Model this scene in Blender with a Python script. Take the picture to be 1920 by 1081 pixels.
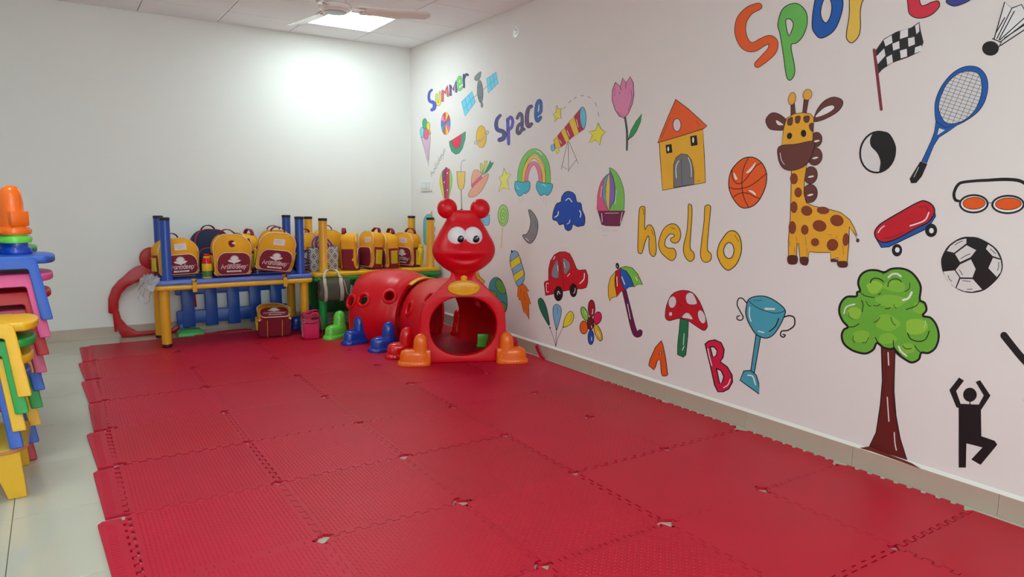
import bpy, bmesh, math, random
from math import sin, cos, pi, radians as R
from mathutils import Vector, Matrix
from mathutils.geometry import tessellate_polygon

for o in list(bpy.data.objects):
    bpy.data.objects.remove(o)
SC = bpy.context.scene
COL = SC.collection
random.seed(7)

# ---------------------------------------------------------------- camera
# corner of the room (back wall / mural wall / floor) is the origin; room is x<0, y<0
CAM = Vector((-3.0311, -6.5215, 1.2296))
c_rt = Vector((0.8375105, -0.54623563, 0.01424044))
c_up = Vector((0.06254111, 0.12171545, 0.99059273))
c_fw = Vector((0.54283033, 0.82874121, -0.13610014))
FPX = 1305.156
cam = bpy.data.objects.new('camera', bpy.data.cameras.new('camera'))
COL.objects.link(cam)
cam.data.sensor_width = 36.0
cam.data.sensor_fit = 'HORIZONTAL'
cam.data.lens = FPX * 36.0 / 1920.0
cam.data.clip_start = 0.05
_m = Matrix((c_rt, c_up, -c_fw)).transposed().to_4x4()
_m.translation = CAM
cam.matrix_world = _m
SC.camera = cam

# ---------------------------------------------------------------- world, exposure
SKY_POWER = 7.0             # overcast daylight that enters by the window behind the camera
W = bpy.data.worlds.new('world')
SC.world = W
W.use_nodes = True
W.node_tree.nodes['Background'].inputs[0].default_value = (0.78, 0.92, 1.0, 1)
W.node_tree.nodes['Background'].inputs[1].default_value = SKY_POWER
SC.view_settings.view_transform = 'Standard'
SC.view_settings.look = 'None'
SC.view_settings.exposure = 0.38
SC.view_settings.gamma = 1.0
SC.view_settings.use_curve_mapping = False
PANEL_POWER = 16.0          # emission of each square ceiling light
PANEL_RGB = (226, 252, 255)
PANELS = [(-0.883, -0.742), (-3.283, -3.142), (-3.283, -5.542), (-3.283, -7.942), (-0.883, -7.942)]
H = 2.6227                  # ceiling height
XL, YF = -4.8, -9.6         # left wall, wall behind the camera

def ray(px, py):
    return c_fw + c_rt * ((px - 960) / FPX) - c_up * ((py - 540.5) / FPX)
def on_wall(px, py, x=0.0):                 # where a point of the mural lies on the mural wall
    d = ray(px, py); t = (x - CAM.x) / d.x
    return CAM + d * t
def on_back(px, py, y=0.0):
    d = ray(px, py); t = (y - CAM.y) / d.y
    return CAM + d * t

# ---------------------------------------------------------------- materials
def lin(c):
    return tuple(((v / 255) / 12.92 if v / 255 <= 0.04045 else ((v / 255 + 0.055) / 1.055) ** 2.4) for v in c)
MATS = {}
def mat(name, rgb, rough=0.5, var=0.08, scale=6.0, bump=0.0, bscale=120.0, gain=1.0, emit=0.0, trans=0.0, alpha=1.0, spec=0.5, coat=0.0, sss=0.0):
    if name in MATS: return MATS[name]
    m = bpy.data.materials.new(name); m.use_nodes = True
    nt = m.node_tree; N = nt.nodes; L = nt.links
    b = N['Principled BSDF']
    c = [min(0.95, v * gain) for v in lin(rgb)]
    tc = N.new('ShaderNodeTexCoord')
    no = N.new('ShaderNodeTexNoise'); no.inputs['Scale'].default_value = scale; no.inputs['Detail'].default_value = 4
    L.new(tc.outputs['Object'], no.inputs['Vector'])
    mx = N.new('ShaderNodeMix'); mx.data_type = 'RGBA'
    mx.inputs[6].default_value = [v * (1 - var) for v in c] + [1]
    mx.inputs[7].default_value = [min(1, v * (1 + var)) for v in c] + [1]
    L.new(no.outputs[0], mx.inputs[0]); L.new(mx.outputs[2], b.inputs['Base Color'])
    b.inputs['Roughness'].default_value = rough
    b.inputs['Specular IOR Level'].default_value = spec
    b.inputs['Coat Weight'].default_value = coat
    b.inputs['Alpha'].default_value = alpha
    b.inputs['Transmission Weight'].default_value = trans
    if emit:
        b.inputs['Emission Color'].default_value = c + [1]; b.inputs['Emission Strength'].default_value = emit
    if bump:
        n2 = N.new('ShaderNodeTexNoise'); n2.inputs['Scale'].default_value = bscale; n2.inputs['Detail'].default_value = 3
        L.new(tc.outputs['Object'], n2.inputs['Vector'])
        bp = N.new('ShaderNodeBump'); bp.inputs['Strength'].default_value = bump; bp.inputs['Distance'].default_value = 0.002
        L.new(n2.outputs[0], bp.inputs['Height']); L.new(bp.outputs[0], b.inputs['Normal'])
    MATS[name] = m
    return m

# ---------------------------------------------------------------- mesh helpers
class MB:
    """collects vertices and faces of one mesh"""
    def __init__(s): s.v = []; s.f = []
    def add(s, V, F, M=None):
        n = len(s.v)
        s.v += [(M @ Vector(p)) if M else Vector(p) for p in V]
        s.f += [tuple(i + n for i in f) for f in F]
        return s
    def box(s, c, d, M=None):
        x, y, z = [v / 2 for v in d]
        V = [(c[0] + a * x, c[1] + b * y, c[2] + e * z) for a in (-1, 1) for b in (-1, 1) for e in (-1, 1)]
        return s.add(V, [(0, 1, 3, 2), (4, 6, 7, 5), (0, 4, 5, 1), (2, 3, 7, 6), (0, 2, 6, 4), (1, 5, 7, 3)], M)
    def loft(s, rings, closed=True, cap0=True, cap1=True, M=None):
        n = len(rings[0]); V = [p for r in rings for p in r]; F = []
        for i in range(len(rings) - 1):
            for j in range(n if closed else n - 1):
                k = (j + 1) % n
                F.append((i * n + j, i * n + k, (i + 1) * n + k, (i + 1) * n + j))
        if cap0: F.append(tuple(range(n - 1, -1, -1)))
        if cap1: F.append(tuple((len(rings) - 1) * n + j for j in range(n)))
        return s.add(V, F, M)
    def lathe(s, prof, n=24, M=None, sx=1, sy=1):
        rings = [[(r * cos(2 * pi * j / n) * sx, r * sin(2 * pi * j / n) * sy, z) for j in range(n)] for r, z in prof]
        return s.loft(rings, M=M)
    def ell(s, c, r, nu=24, nv=14, M=None):
        rings = []
        for i in range(nv + 1):
            a = -pi / 2 + pi * i / nv; q = max(cos(a), 0.01)
            rings.append([(c[0] + r[0] * q * cos(2 * pi * j / nu), c[1] + r[1] * q * sin(2 * pi * j / nu), c[2] + r[2] * sin(a)) for j in range(nu)])
        return s.loft(rings, M=M)
    def prism(s, poly, z0, z1, M=None, holes=()):
        """poly in xy, extruded z0..z1"""
        if not holes:
            n = len(poly)
            return s.loft([[(x, y, z0) for x, y in poly], [(x, y, z1) for x, y in poly]], M=M)
        loops = [list(poly)] + [list(h) for h in holes]
        flat = [p for l in loops for p in l]; n = len(flat)
        tri = tessellate_polygon([[Vector((x, y, 0)) for x, y in l] for l in loops])
        V = [(x, y, z0) for x, y in flat] + [(x, y, z1) for x, y in flat]
        F = [tuple(t) for t in tri] + [tuple(i + n for i in reversed(t)) for t in tri]
        o = 0
        for l in loops:
            k = len(l)
            for j in range(k):
                a, b = o + j, o + (j + 1) % k
                F.append((a, b, b + n, a + n))
            o += k
        return s.add(V, F, M)
    def tube(s, path, r, n=10, closed=False, M=None, flat=None, up=Vector((0, 0, 1))):
        """sweep a circle (or a flat=(w,t) rectangle) along a path"""
        P = [Vector(p) for p in path]; rings = []
        m = len(P)
        for i in range(m):
            a = P[(i - 1) % m] if (closed or i > 0) else P[i]
            b = P[(i + 1) % m] if (closed or i < m - 1) else P[i]
            t = (b - a).normalized()
            u = t.cross(up)
            if u.length < 1e-4: u = t.cross(Vector((1, 0.01, 0)))
            u.normalize(); w = u.cross(t)
            rr = r[i] if isinstance(r, (list, tuple)) else r
            if flat:
                a1, b1 = flat[0] / 2, flat[1] / 2
                rings.append([P[i] + u * x + w * y for x, y in ((-a1, -b1), (a1, -b1), (a1, b1), (-a1, b1))])
            else:
                rings.append([P[i] + (u * cos(2 * pi * j / n) + w * sin(2 * pi * j / n)) * rr for j in range(n)])
        if closed: rings.append(rings[0])
        return s.loft(rings, cap0=not closed, cap1=not closed, M=M)
    def warp(s, fn):
        s.v = [Vector(fn(p)) for p in s.v]; return s
    def mesh(s, name, bevel=0, seg=2, sharp=35):
        me = bpy.data.meshes.new(name)
        me.from_pydata([tuple(p) for p in s.v], [], s.f)
        bm = bmesh.new(); bm.from_mesh(me)
        bmesh.ops.remove_doubles(bm, verts=bm.verts, dist=1e-6)
        bmesh.ops.recalc_face_normals(bm, faces=bm.faces)
        if bevel:
            ed = [e for e in bm.edges if len(e.link_faces) == 2 and e.calc_face_angle(0) > R(30)]
            bmesh.ops.bevel(bm, geom=ed, offset=bevel, segments=seg, affect='EDGES', profile=0.5, clamp_overlap=True)
        bm.to_mesh(me); bm.free()
        me.polygons.foreach_set('use_smooth', [True] * len(me.polygons))
        me.set_sharp_from_angle(angle=R(sharp))
        return me
    def obj(s, name, m, parent=None, bevel=0, seg=2, sharp=35):
        return link(name, s.mesh(name, bevel, seg, sharp), m, parent)

def link(name, me, m, parent=None):
    o = bpy.data.objects.new(name, me)
    if m and not me.materials: me.materials.append(m)
    COL.objects.link(o)
    if parent: o.parent = parent
    return o
def tag(o, label, cat, group=None):
    o['label'] = label; o['category'] = cat
    if group: o['group'] = group
    return o
def struct(o):
    o['kind'] = 'structure'; return o
def thing(name, label, cat, loc=(0, 0, 0), rot=(0, 0, 0), group=None, scale=None):
    o = bpy.data.objects.new(name, None); COL.objects.link(o)
    o.location = loc; o.rotation_euler = rot; o.empty_display_size = 0.05
    if scale: o.scale = scale
    return tag(o, label, cat, group)
def TR(x=0, y=0, z=0, rx=0, ry=0, rz=0):
    return Matrix.Translation((x, y, z)) @ Matrix.Rotation(R(rz), 4, 'Z') @ Matrix.Rotation(R(ry), 4, 'Y') @ Matrix.Rotation(R(rx), 4, 'X')
def spline(P, closed=True, n=6):
    P = [Vector(p) for p in P]; m = len(P); out = []
    for i in range(m if closed else m - 1):
        g = (lambda k: P[k % m]) if closed else (lambda k: P[max(0, min(m - 1, k))])
        a, b, c, d = g(i - 1), g(i), g(i + 1), g(i + 2)
        for k in range(n):
            t = k / n
            out.append(0.5 * ((2 * b) + (c - a) * t + (2 * a - 5 * b + 4 * c - d) * t * t + (3 * b - a - 3 * c + d) * t ** 3))
    if not closed: out.append(P[-1])
    return out
def rrect(w, h, r, n=5, cx=0, cy=0):
    P = []
    for sx, sy, a0 in ((1, 1, 0), (-1, 1, 90), (-1, -1, 180), (1, -1, 270)):
        for k in range(n + 1):
            a = R(a0 + 90 * k / n)
            P.append((cx + sx * (w / 2 - r) + r * cos(a), cy + sy * (h / 2 - r) + r * sin(a)))
    return P
def arch(w, h, rb, rt, n=8):
    """front outline of a bag: flat base, big round shoulders"""
    P = []
    for sx, z, r, a0 in ((1, h - rt, rt, 0), (-1, h - rt, rt, 90)):
        for k in range(n + 1):
            a = R(a0 + 90 * k / n); P.append((sx * (w / 2 - r) + r * cos(a), z + r * sin(a)))
    for sx, a0 in ((-1, 180), (1, 270)):
        for k in range(5):
            a = R(a0 + 90 * k / 4); P.append((sx * (w / 2 - rb) + rb * cos(a), rb + rb * sin(a)))
    return P
def stroke2(path, w, caps=True):
    """flat ribbon along a 2D path -> (verts2d, faces)"""
    P = [Vector((p[0], p[1])) for p in path]; V = []; F = []; m = len(P)
    for i in range(m):
        t = (P[min(i + 1, m - 1)] - P[max(i - 1, 0)])
        t = t.normalized() if t.length > 1e-9 else Vector((1, 0))
        nrm = Vector((-t.y, t.x))
        ww = (w[i] if isinstance(w, (list, tuple)) else w) / 2
        V += [P[i] + nrm * ww, P[i] - nrm * ww]
        if i: F.append((2 * i - 2, 2 * i - 1, 2 * i + 1, 2 * i))
    if caps:
        for i, sg in ((0, -1), (m - 1, 1)):
            t = (P[min(i + 1, m - 1)] - P[max(i - 1, 0)])
            t = t.normalized() if t.length > 1e-9 else Vector((1, 0))
            nrm = Vector((-t.y, t.x)); ww = (w[i] if isinstance(w, (list, tuple)) else w) / 2
            b = len(V); V += [P[i] + nrm * ww * cos(pi * k / 6) + t * sg * ww * sin(pi * k / 6) for k in range(7)]
            F.append(tuple(range(b, b + 7)))
    return V, F
def fill2(poly, holes=()):
    loops = [list(poly)] + [list(h) for h in holes]
    flat = [Vector((p[0], p[1])) for l in loops for p in l]
    tri = tessellate_polygon([[Vector((p[0], p[1], 0)) for p in l] for l in loops])
    return flat, [tuple(t) for t in tri]
def S(txt):
    a = [float(t) for t in txt.replace(',', ' ').split()]
    return [(a[i], a[i + 1]) for i in range(0, len(a), 2)]
def ellp(cx, cy, rx, ry, rot=0, n=28):
    c, s = cos(R(rot)), sin(R(rot))
    return [(cx + rx * cos(2 * pi * k / n) * c - ry * sin(2 * pi * k / n) * s, cy + rx * cos(2 * pi * k / n) * s + ry * sin(2 * pi * k / n) * c) for k in range(n)]
# single-stroke letters in a 1-high cell (advance, strokes)
FONT = {
 'A': (.75, [[(0, 0), (.3, 1), (.62, 0)], [(.12, .38), (.5, .38)]]),
 'r': (.45, [[(.05, .6), (.05, 0)], [(.05, .42), (.18, .6), (.36, .56)]]),
 'u': (.58, [[(.04, .6), (.06, .1), (.2, 0), (.38, .12), (.42, .6)], [(.42, .6), (.44, 0)]]),
 'n': (.58, [[(.05, .6), (.05, 0)], [(.05, .4), (.2, .6), (.38, .5), (.42, 0)]]),
 'o': (.6, [[(.25, .6), (.05, .35), (.1, .05), (.27, 0), (.44, .2), (.42, .48), (.25, .6)]]),
 'd': (.58, [[(.4, .5), (.2, .58), (.04, .3), (.14, .02), (.34, .06), (.42, .3)], [(.43, 1), (.42, 0)]]),
 'e': (.55, [[(.05, .3), (.4, .34), (.36, .54), (.2, .6), (.05, .35), (.12, .04), (.3, 0), (.42, .1)]]),
 'p': (.6, [[(.05, .6), (.05, -.4)], [(.05, .45), (.22, .6), (.42, .42), (.36, .08), (.2, 0), (.06, .1)]]),
 'h': (.55, [[(.05, 1), (.05, 0)], [(.05, .4), (.2, .58), (.38, .48), (.42, 0)]]),
 'l': (.3, [[(.08, 1), (.1, .1), (.2, 0)]]),
 'i': (.3, [[(.1, .6), (.1, 0)], [(.1, .82), (.11, .86)]]),
 'a': (.58, [[(.4, .5), (.2, .6), (.04, .3), (.14, .02), (.34, .08), (.42, .4)], [(.42, .6), (.44, 0)]]),
 'y': (.55, [[(.04, .6), (.08, .2), (.22, .1), (.4, .25)], [(.44, .6), (.4, -.2), (.22, -.4), (.05, -.3)]]),
 's': (.5, [[(.38, .52), (.2, .6), (.06, .46), (.32, .24), (.28, .03), (.04, .06)]]),
}
def word(txt, w, sm=4):
    """strokes of a word: list of ((verts2d, faces)); cap height 1, returns also the width"""
    x = 0; out = []
    for ch in txt:
        adv, st = FONT[ch]
        for s_ in st:
            pts = [(x + a, b) for a, b in s_]
            if len(pts) > 2 and ch != 'A': pts = [tuple(q) for q in spline([(a, b, 0) for a, b in pts], False, sm)]
            out.append(stroke2(pts, w))
        x += adv
    return out, x
# ================================================================ the room
wall_r = mat('wall_right_pinkish', (243, 237, 234), 0.8, 0.025, 1.3, 0.05, 60, spec=0.2)  # as the other walls, but colour shifted slightly pink
wall_m = mat('wall_paint', (241, 240, 235), 0.8, 0.025, 1.3, 0.05, 60, spec=0.2)
ceil_m = mat('ceiling_board', (247, 247, 250), 0.7, 0.02, 3, 0.1, 200)
grid_m = mat('ceiling_joint', (120, 116, 114), 0.6, 0.03)
skirt_m = mat('skirting_tile', (196, 178, 160), 0.25, 0.05, 9)
ledge_m = mat('skirting_ledge', (238, 238, 230), 0.4, 0.03)
tile_m = mat('floor_tile', (200, 195, 178), 0.10, 0.035, 2.0)
grout_m = mat('grout', (150, 146, 130), 0.8, 0.05)

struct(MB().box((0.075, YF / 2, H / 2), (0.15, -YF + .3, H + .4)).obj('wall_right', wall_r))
struct(MB().box((XL / 2, 0.075, H / 2), (-XL + .3, 0.15, H + .4)).obj('wall_back', wall_m))
struct(MB().box((XL - 0.075, YF / 2, H / 2), (0.15, -YF, H + .4)).obj('wall_left', wall_m))
WX0, WX1, WZ0, WZ1 = -4.1, -0.9, 0.85, 2.25      # window opening behind the camera
_xz = Matrix(((1, 0, 0, 0), (0, 0, 1, YF), (0, 1, 0, 0), (0, 0, 0, 1)))
struct(MB().prism([(XL - .15, -.2), (.15, -.2), (.15, H + .2), (XL - .15, H + .2)], -.15, 0, _xz, holes=[[(WX0, WZ0), (WX1, WZ0), (WX1, WZ1), (WX0, WZ1)]]).obj('wall_front', wall_m))
win = bpy.data.objects.new('window_1', None); COL.objects.link(win); struct(win)
wf_m = mat('window_frame', (236, 236, 232), .4, .02)
glass = mat('window_glass', (250, 252, 252), .02, 0, alpha=.12)
MB().prism([(WX0, WZ0), (WX1, WZ0), (WX1, WZ1), (WX0, WZ1)], -.09, -.04, _xz, holes=[[(WX0 + .05, WZ0 + .05), (WX1 - .05, WZ0 + .05), (WX1 - .05, WZ1 - .05), (WX0 + .05, WZ1 - .05)]]).obj('frame', wf_m, win)
for k in range(4):
    a = WX0 + .05 + (WX1 - WX0 - .1) * k / 4; b_ = WX0 + .05 + (WX1 - WX0 - .1) * (k + 1) / 4
    if k: MB().box((a, YF - .065, (WZ0 + WZ1) / 2), (.045, .045, WZ1 - WZ0 - .1)).obj('mullion', wf_m, win)
    MB().box(((a + b_) / 2, YF - .065, (WZ0 + WZ1) / 2), (b_ - a - .03, .004, WZ1 - WZ0 - .1)).obj('pane', glass, win)
MB().box(((WX0 + WX1) / 2, YF + .01, WZ0 - .015), (WX1 - WX0 + .1, .12, .03)).obj('sill', wf_m, win)
_pl = bpy.data.lights.new('sky_portal', 'AREA'); _pl.shape = 'RECTANGLE'; _pl.size = WX1 - WX0; _pl.size_y = WZ1 - WZ0; _pl.cycles.is_portal = True
_po = bpy.data.objects.new('sky_portal', _pl); COL.objects.link(_po); _po.location = ((WX0 + WX1) / 2, YF - .12, (WZ0 + WZ1) / 2); _po.rotation_euler = (R(90), 0, 0)

# floor of large glossy tiles on a grout bed
floor = struct(MB().box((XL / 2, YF / 2, -0.06), (-XL, -YF, 0.1)).obj('floor', grout_m))
FT = 0.5819
FX0 = -3.236                     # a joint running away from the camera
FY0 = -3.465                     # a joint parallel to the back wall
tme = MB().box((0, 0, -0.005), (FT - .0025, FT - .0025, 0.01)).mesh('floor_tile', 0.0008, 1)
fx = [FX0 + k * FT for k in range(-3, 7)]
fy = [FY0 + k * FT for k in range(-11, 7)]
for x in fx:
    for y in fy:
        x0, x1, y0, y1 = max(x, XL), min(x + FT, 0), max(y, YF), min(y + FT, 0)
        if x1 - x0 < 0.03 or y1 - y0 < 0.03: continue
        if x1 - x0 > FT - .001 and y1 - y0 > FT - .001:
            t = link('floor_tile', tme, tile_m, floor)
        else:
            t = MB().box((0, 0, -0.005), (x1 - x0 - .0025, y1 - y0 - .0025, 0.01)).obj('floor_tile', tile_m, floor)
        t.location = ((x0 + x1) / 2, (y0 + y1) / 2, 0)

# skirting with the pale ledge of plaster above it, in tile lengths
SK = 0.092
def skirting(name, a, b, axis):
    e = bpy.data.objects.new(name, None); COL.objects.link(e); struct(e)
    n = max(1, round(abs(b - a) / 0.6)); st = (b - a) / n
    for k in range(n):
        c = a + st * (k + .5); l = abs(st) - 0.0012
        if axis == 'y': MB().box((-0.006, c, SK / 2), (0.012, l, SK)).obj('skirting_tile', skirt_m, e, 0.001, 1)
        elif axis == 'x': MB().box((c, -0.006, SK / 2), (l, 0.012, SK)).obj('skirting_tile', skirt_m, e, 0.001, 1)
        elif axis == 'yl': MB().box((XL + 0.006, c, SK / 2), (0.012, l, SK)).obj('skirting_tile', skirt_m, e, 0.001, 1)
    if axis == 'y':
        MB().prism([(0, SK), (-0.012, SK), (-0.011, SK + .002), (0, SK + .014)], a, b, Matrix(((1, 0, 0, 0), (0, 0, 1, 0), (0, 1, 0, 0), (0, 0, 0, 1)))).obj('plaster_ledge', ledge_m, e)
skirting('baseboard_right', -0.013, YF, 'y')
skirting('baseboard_back', XL + .013, 0, 'x')
skirting('baseboard_left', -0.013, YF, 'yl')

# suspended ceiling: boards on a grid
ceil = struct(MB().box((XL / 2, YF / 2, H + 0.03), (-XL, -YF, 0.04)).obj('ceiling', grid_m))
CT = 0.6
cme = MB().box((0, 0, 0.005), (CT - .007, CT - .007, 0.01)).mesh('ceiling_board', 0.001, 1)
cx = [-0.583 + k * CT for k in range(-8, 2)]
cy = [-0.442 + k * CT for k in range(-17, 2)]
for x in cx:
    for y in cy:
        x0, x1, y0, y1 = max(x, XL), min(x + CT, 0), max(y, YF), min(y + CT, 0)
        if x1 - x0 < 0.03 or y1 - y0 < 0.03: continue
        if any(abs((x0 + x1) / 2 + CT / 2 * 0 - px) < .1 and abs((y0 + y1) / 2 - py) < .1 for px, py in PANELS): continue
        if x1 - x0 > CT - .001 and y1 - y0 > CT - .001: t = link('ceiling_board', cme, ceil_m, ceil)
        else: t = MB().box((0, 0, 0.005), (x1 - x0 - .007, y1 - y0 - .007, 0.01)).obj('ceiling_board', ceil_m, ceil)
        t.location = ((x0 + x1) / 2, (y0 + y1) / 2, H)
lamp_m = mat('lamp_diffuser', PANEL_RGB, 0.5, 0, emit=PANEL_POWER)
lamp_m0 = mat('lamp_diffuser_corner', PANEL_RGB, 0.5, 0, emit=PANEL_POWER * .92)      # panel by the corner, emission set slightly below the others
frame_m = mat('lamp_frame', (235, 235, 235), 0.4)
for k, (px, py) in enumerate(PANELS):
    t = thing('ceiling_light', ['glowing square panel light in the ceiling by the back wall corner', 'square panel light over the stacked chairs', 'square panel light above the camera on the left side', 'square panel light at the far left end of the room', 'square panel light at the far end of the mural wall'][k], 'light', (px, py, H), group='ceiling panel lights')
    MB().prism(rrect(CT - .006, CT - .006, .004), -0.004, 0.012, holes=[rrect(CT - .05, CT - .05, .004)]).obj('frame', frame_m, t)
    MB().box((0, 0, 0.004), (CT - .052, CT - .052, 0.006)).obj('diffuser', lamp_m if k else lamp_m0, t)

# ceiling fan
fan_m = mat('fan_enamel', (238, 234, 226), 0.25, 0.02, coat=0.3)
dark_m = mat('black_plastic', (22, 22, 24), 0.4, 0.1)
steel_m = mat('steel', (150, 150, 152), 0.3)
fan = thing('ceiling_fan', 'white three-bladed ceiling fan hanging beside the lit panel', 'fan', (-1.41, -1.89, 2.405))
MB().lathe([(0.001, -.026), (.06, -.026), (.078, -.02), (.084, -.012), (.098, -.008), (.106, .002), (.106, .016), (.095, .026), (.07, .034), (.066, .06), (.045, .075), (.001, .08)], 36).obj('motor_housing', fan_m, fan)
MB().lathe([(.056, -.0265), (.07, -.0255), (.071, -.022), (.056, -.022)], 36).obj('trim_ring', steel_m, fan)
MB().lathe([(.013, .07), (.013, .15), (.013, .217)], 12).obj('down_rod', fan_m, fan)
MB().lathe([(.02, .08), (.042, .09), (.036, .115), (.015, .12)], 20).obj('lower_canopy', dark_m, fan)
MB().lathe([(.015, .165), (.05, .18), (.06, .217), (.001, .217)], 20).obj('upper_canopy', fan_m, fan)
for a in (-21, 99, 219):
    M = TR(rz=a)
    b = MB()
    prof = []
    for i in range(15):
        t = i / 14; x = .15 + .47 * t
        w = .055 + .012 * t
        if t > .93: w *= math.sqrt(max(.05, 1 - ((t - .93) / .075) ** 2))
        tw = -R(13 - 3 * t)
        ring = []
        for j in range(9):
            u = -1 + 2 * j / 8
            ring.append((x, u * w * cos(tw), u * w * sin(tw) - .005 * u * u + .004))
        ring += [(p[0], p[1], p[2] - .003) for p in reversed(ring)]
        prof.append(ring)
    b.loft(prof, M=M)
    bl = b.obj('blade', fan_m, fan)
    MB().tube([(.09, 0, .005), (.13, 0, .0), (.2, 0, -.002)], 0, flat=(.05, .006), M=M).obj('blade_arm', fan_m, bl)
    for x, y in ((.165, .015), (.19, -.015)):
        MB().lathe([(.001, -.008), (.006, -.008), (.006, .004)], 8, M=M @ TR(x, y, 0)).obj('screw', steel_m, bl)

# things fixed to the mural wall
sw_m = mat('switch_plastic', (240, 240, 238), 0.3, 0.01)
p = on_wall(800, 348.5)
sw = thing('switch_plate', 'white electrical switch plate on the mural wall near the corner', 'switch', p)
MB().prism(rrect(.235, .1, .008), 0, .012, Matrix(((0, 0, -1, 0), (1, 0, 0, 0), (0, 1, 0, 0), (0, 0, 0, 1)))).obj('plate', sw_m, sw, .002, 1)
MB().box((-.0135, 0, .002), (.005, .2, .07)).obj('insert', mat('switch_insert', (222, 224, 224), .3, .01), sw, .001, 1)
for y in (.07, .045, .02, -.02, -.06):
    MB().box((-.017, y, .002), (.006, .02, .045)).obj('rocker', sw_m, sw, .0015, 1)
p = on_wall(968, 60)
cap = thing('junction_cap', 'small round white cover plate high on the mural wall', 'cover plate', p)
Mx = Matrix(((0, 0, -1, 0), (1, 0, 0, 0), (0, 1, 0, 0), (0, 0, 0, 1)))
MB().lathe([(.001, 0), (.043, 0), (.04, .006), (.001, .008)], 28, Mx).obj('cover', sw_m, cap)
MB().lathe([(.001, .007), (.02, .007), (.018, .011), (.001, .011)], 20, Mx).obj('boss', mat('switch_insert', (222, 224, 224)), cap)
MB().lathe([(.001, .0), (.004, .0), (.003, .014), (.001, .014)], 10, Mx @ TR(-.012, .012)).obj('screw', steel_m, cap)
# ================================================================ puzzle mats
MX0, MPX = -0.060, 0.563         # right-hand edge, pitch across the room
MY0, MPY = -0.324, 0.5575        # back edge, pitch away from the back wall
MT = 0.012
def mat_red(name, rgb, rough, bump=0.25):
    return mat(name, rgb, rough, 0.10, 3.5, bump, 260, spec=0.32)
red_ms = [mat_red('mat_foam_crimson', (192, 8, 44), .44), mat_red('mat_foam_rose', (196, 14, 52), .46), mat_red('mat_foam_deep', (186, 7, 40), .42), mat_red('mat_foam_faded', (192, 18, 52), .48)]
def edge_pts(L, teeth=9, a=0.010):
    """dovetail teeth along 0..L around the nominal line (t, offset); the ends stay open so four corners leave a hole"""
    P = []
    st = L / (teeth * 2 + 1)
    for k in range(teeth * 2 + 1):
        x0, x1 = k * st, (k + 1) * st
        s = a if k % 2 else -a
        fl = 0.0028
        if k % 2: P += [(x0 - fl, s), (x1 + fl, s)]
        else: P += [(x0 + fl, s), (x1 - fl, s)]
    return P
def tile_poly(w, h, gap=0.0014, sides='rtlb', hole=0.018, cut=None):
    """counter-clockwise outline; r,t,l,b sides are toothed when named, straight otherwise"""
    P = []
    c = hole
    cut = cut or [c] * 4                 # bl, br, tr, tl
    ends = {'b': (0, 1), 'r': (1, 2), 't': (3, 2), 'l': (0, 3)}
    def side(L, name):
        c0, c1 = cut[ends[name][0]], cut[ends[name][1]]
        if name in sides:
            return [(min(max(t, c0), L - c1), o) for t, o in edge_pts(L)]
        return [(0, 0), (L, 0)]
    # bottom: left->right (outward is -y)
    e = side(w, 'b'); P += [(t, (-o if 'b' in sides else 0)) for t, o in e]
    e = side(h, 'r'); P += [(w + (o if 'r' in sides else 0), t) for t, o in e]
    e = side(w, 't'); P += [(t, h + (-o if 't' in sides else 0)) for t, o in reversed(e)]
    e = side(h, 'l'); P += [((o if 'l' in sides else 0), t) for t, o in reversed(e)]
    # shrink a hair so the seams show
    out = []
    for x, y in P:
        out.append((x - w / 2 - math.copysign(gap, x - w / 2), y - h / 2 - math.copysign(gap, y - h / 2)))
    q = [out[0]]
    for p_ in out[1:]:
        if (p_[0] - q[-1][0]) ** 2 + (p_[1] - q[-1][1]) ** 2 > 4e-7: q.append(p_)
    return q
def tread_mesh(w, h, rot, n=34, amp=0.0011, ln=0.0052, wd=0.0021):
    b = MB()
    sx, sy = (w - .05) / n, (h - .05) / n
    for i in range(n):
        for j in range(n):
            x, y = -w / 2 + .025 + (i + .5) * sx, -h / 2 + .025 + (j + .5) * sy
            a = R(45 if (i + j) % 2 else -45) + rot
            if rot: a = R(90 if (i + j) % 2 else 60)
            c, s = cos(a), sin(a)
            V = [(x - c * ln, y - s * ln, 0), (x + s * wd, y - c * wd, 0), (x + c * ln, y + s * ln, 0), (x - s * wd, y + c * wd, 0),
                 (x - c * ln * .55, y - s * ln * .55, amp), (x + c * ln * .55, y + s * ln * .55, amp)]
            b.add(V, [(0, 1, 5, 4), (1, 2, 5), (2, 3, 4, 5), (3, 0, 4)])
    return b.mesh('raised_tread', sharp=20)
_tm = {}
def tile_mesh(sides, w=MPX, h=MPY):
    k = (sides, w, h)
    if k not in _tm:
        me = MB().prism(tile_poly(w, h, sides=sides), 0, MT).mesh('mat_tile', sharp=30)
        _tm[k] = me
    return _tm[k]
treads = [tread_mesh(MPX, MPY, 0, 34, .0015), tread_mesh(MPX, MPY, 1, 34, .0016), tread_mesh(MPX, MPY, 0, 34, .0007, .0042, .0019)]
for t_ in treads: t_.materials.append(red_ms[0])
ORD = ['first', 'second', 'third', 'fourth', 'fifth', 'sixth', 'seventh', 'eighth', 'ninth', 'tenth', 'eleventh', 'twelfth']
NR = 11
rnd = random.Random(3)
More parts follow.
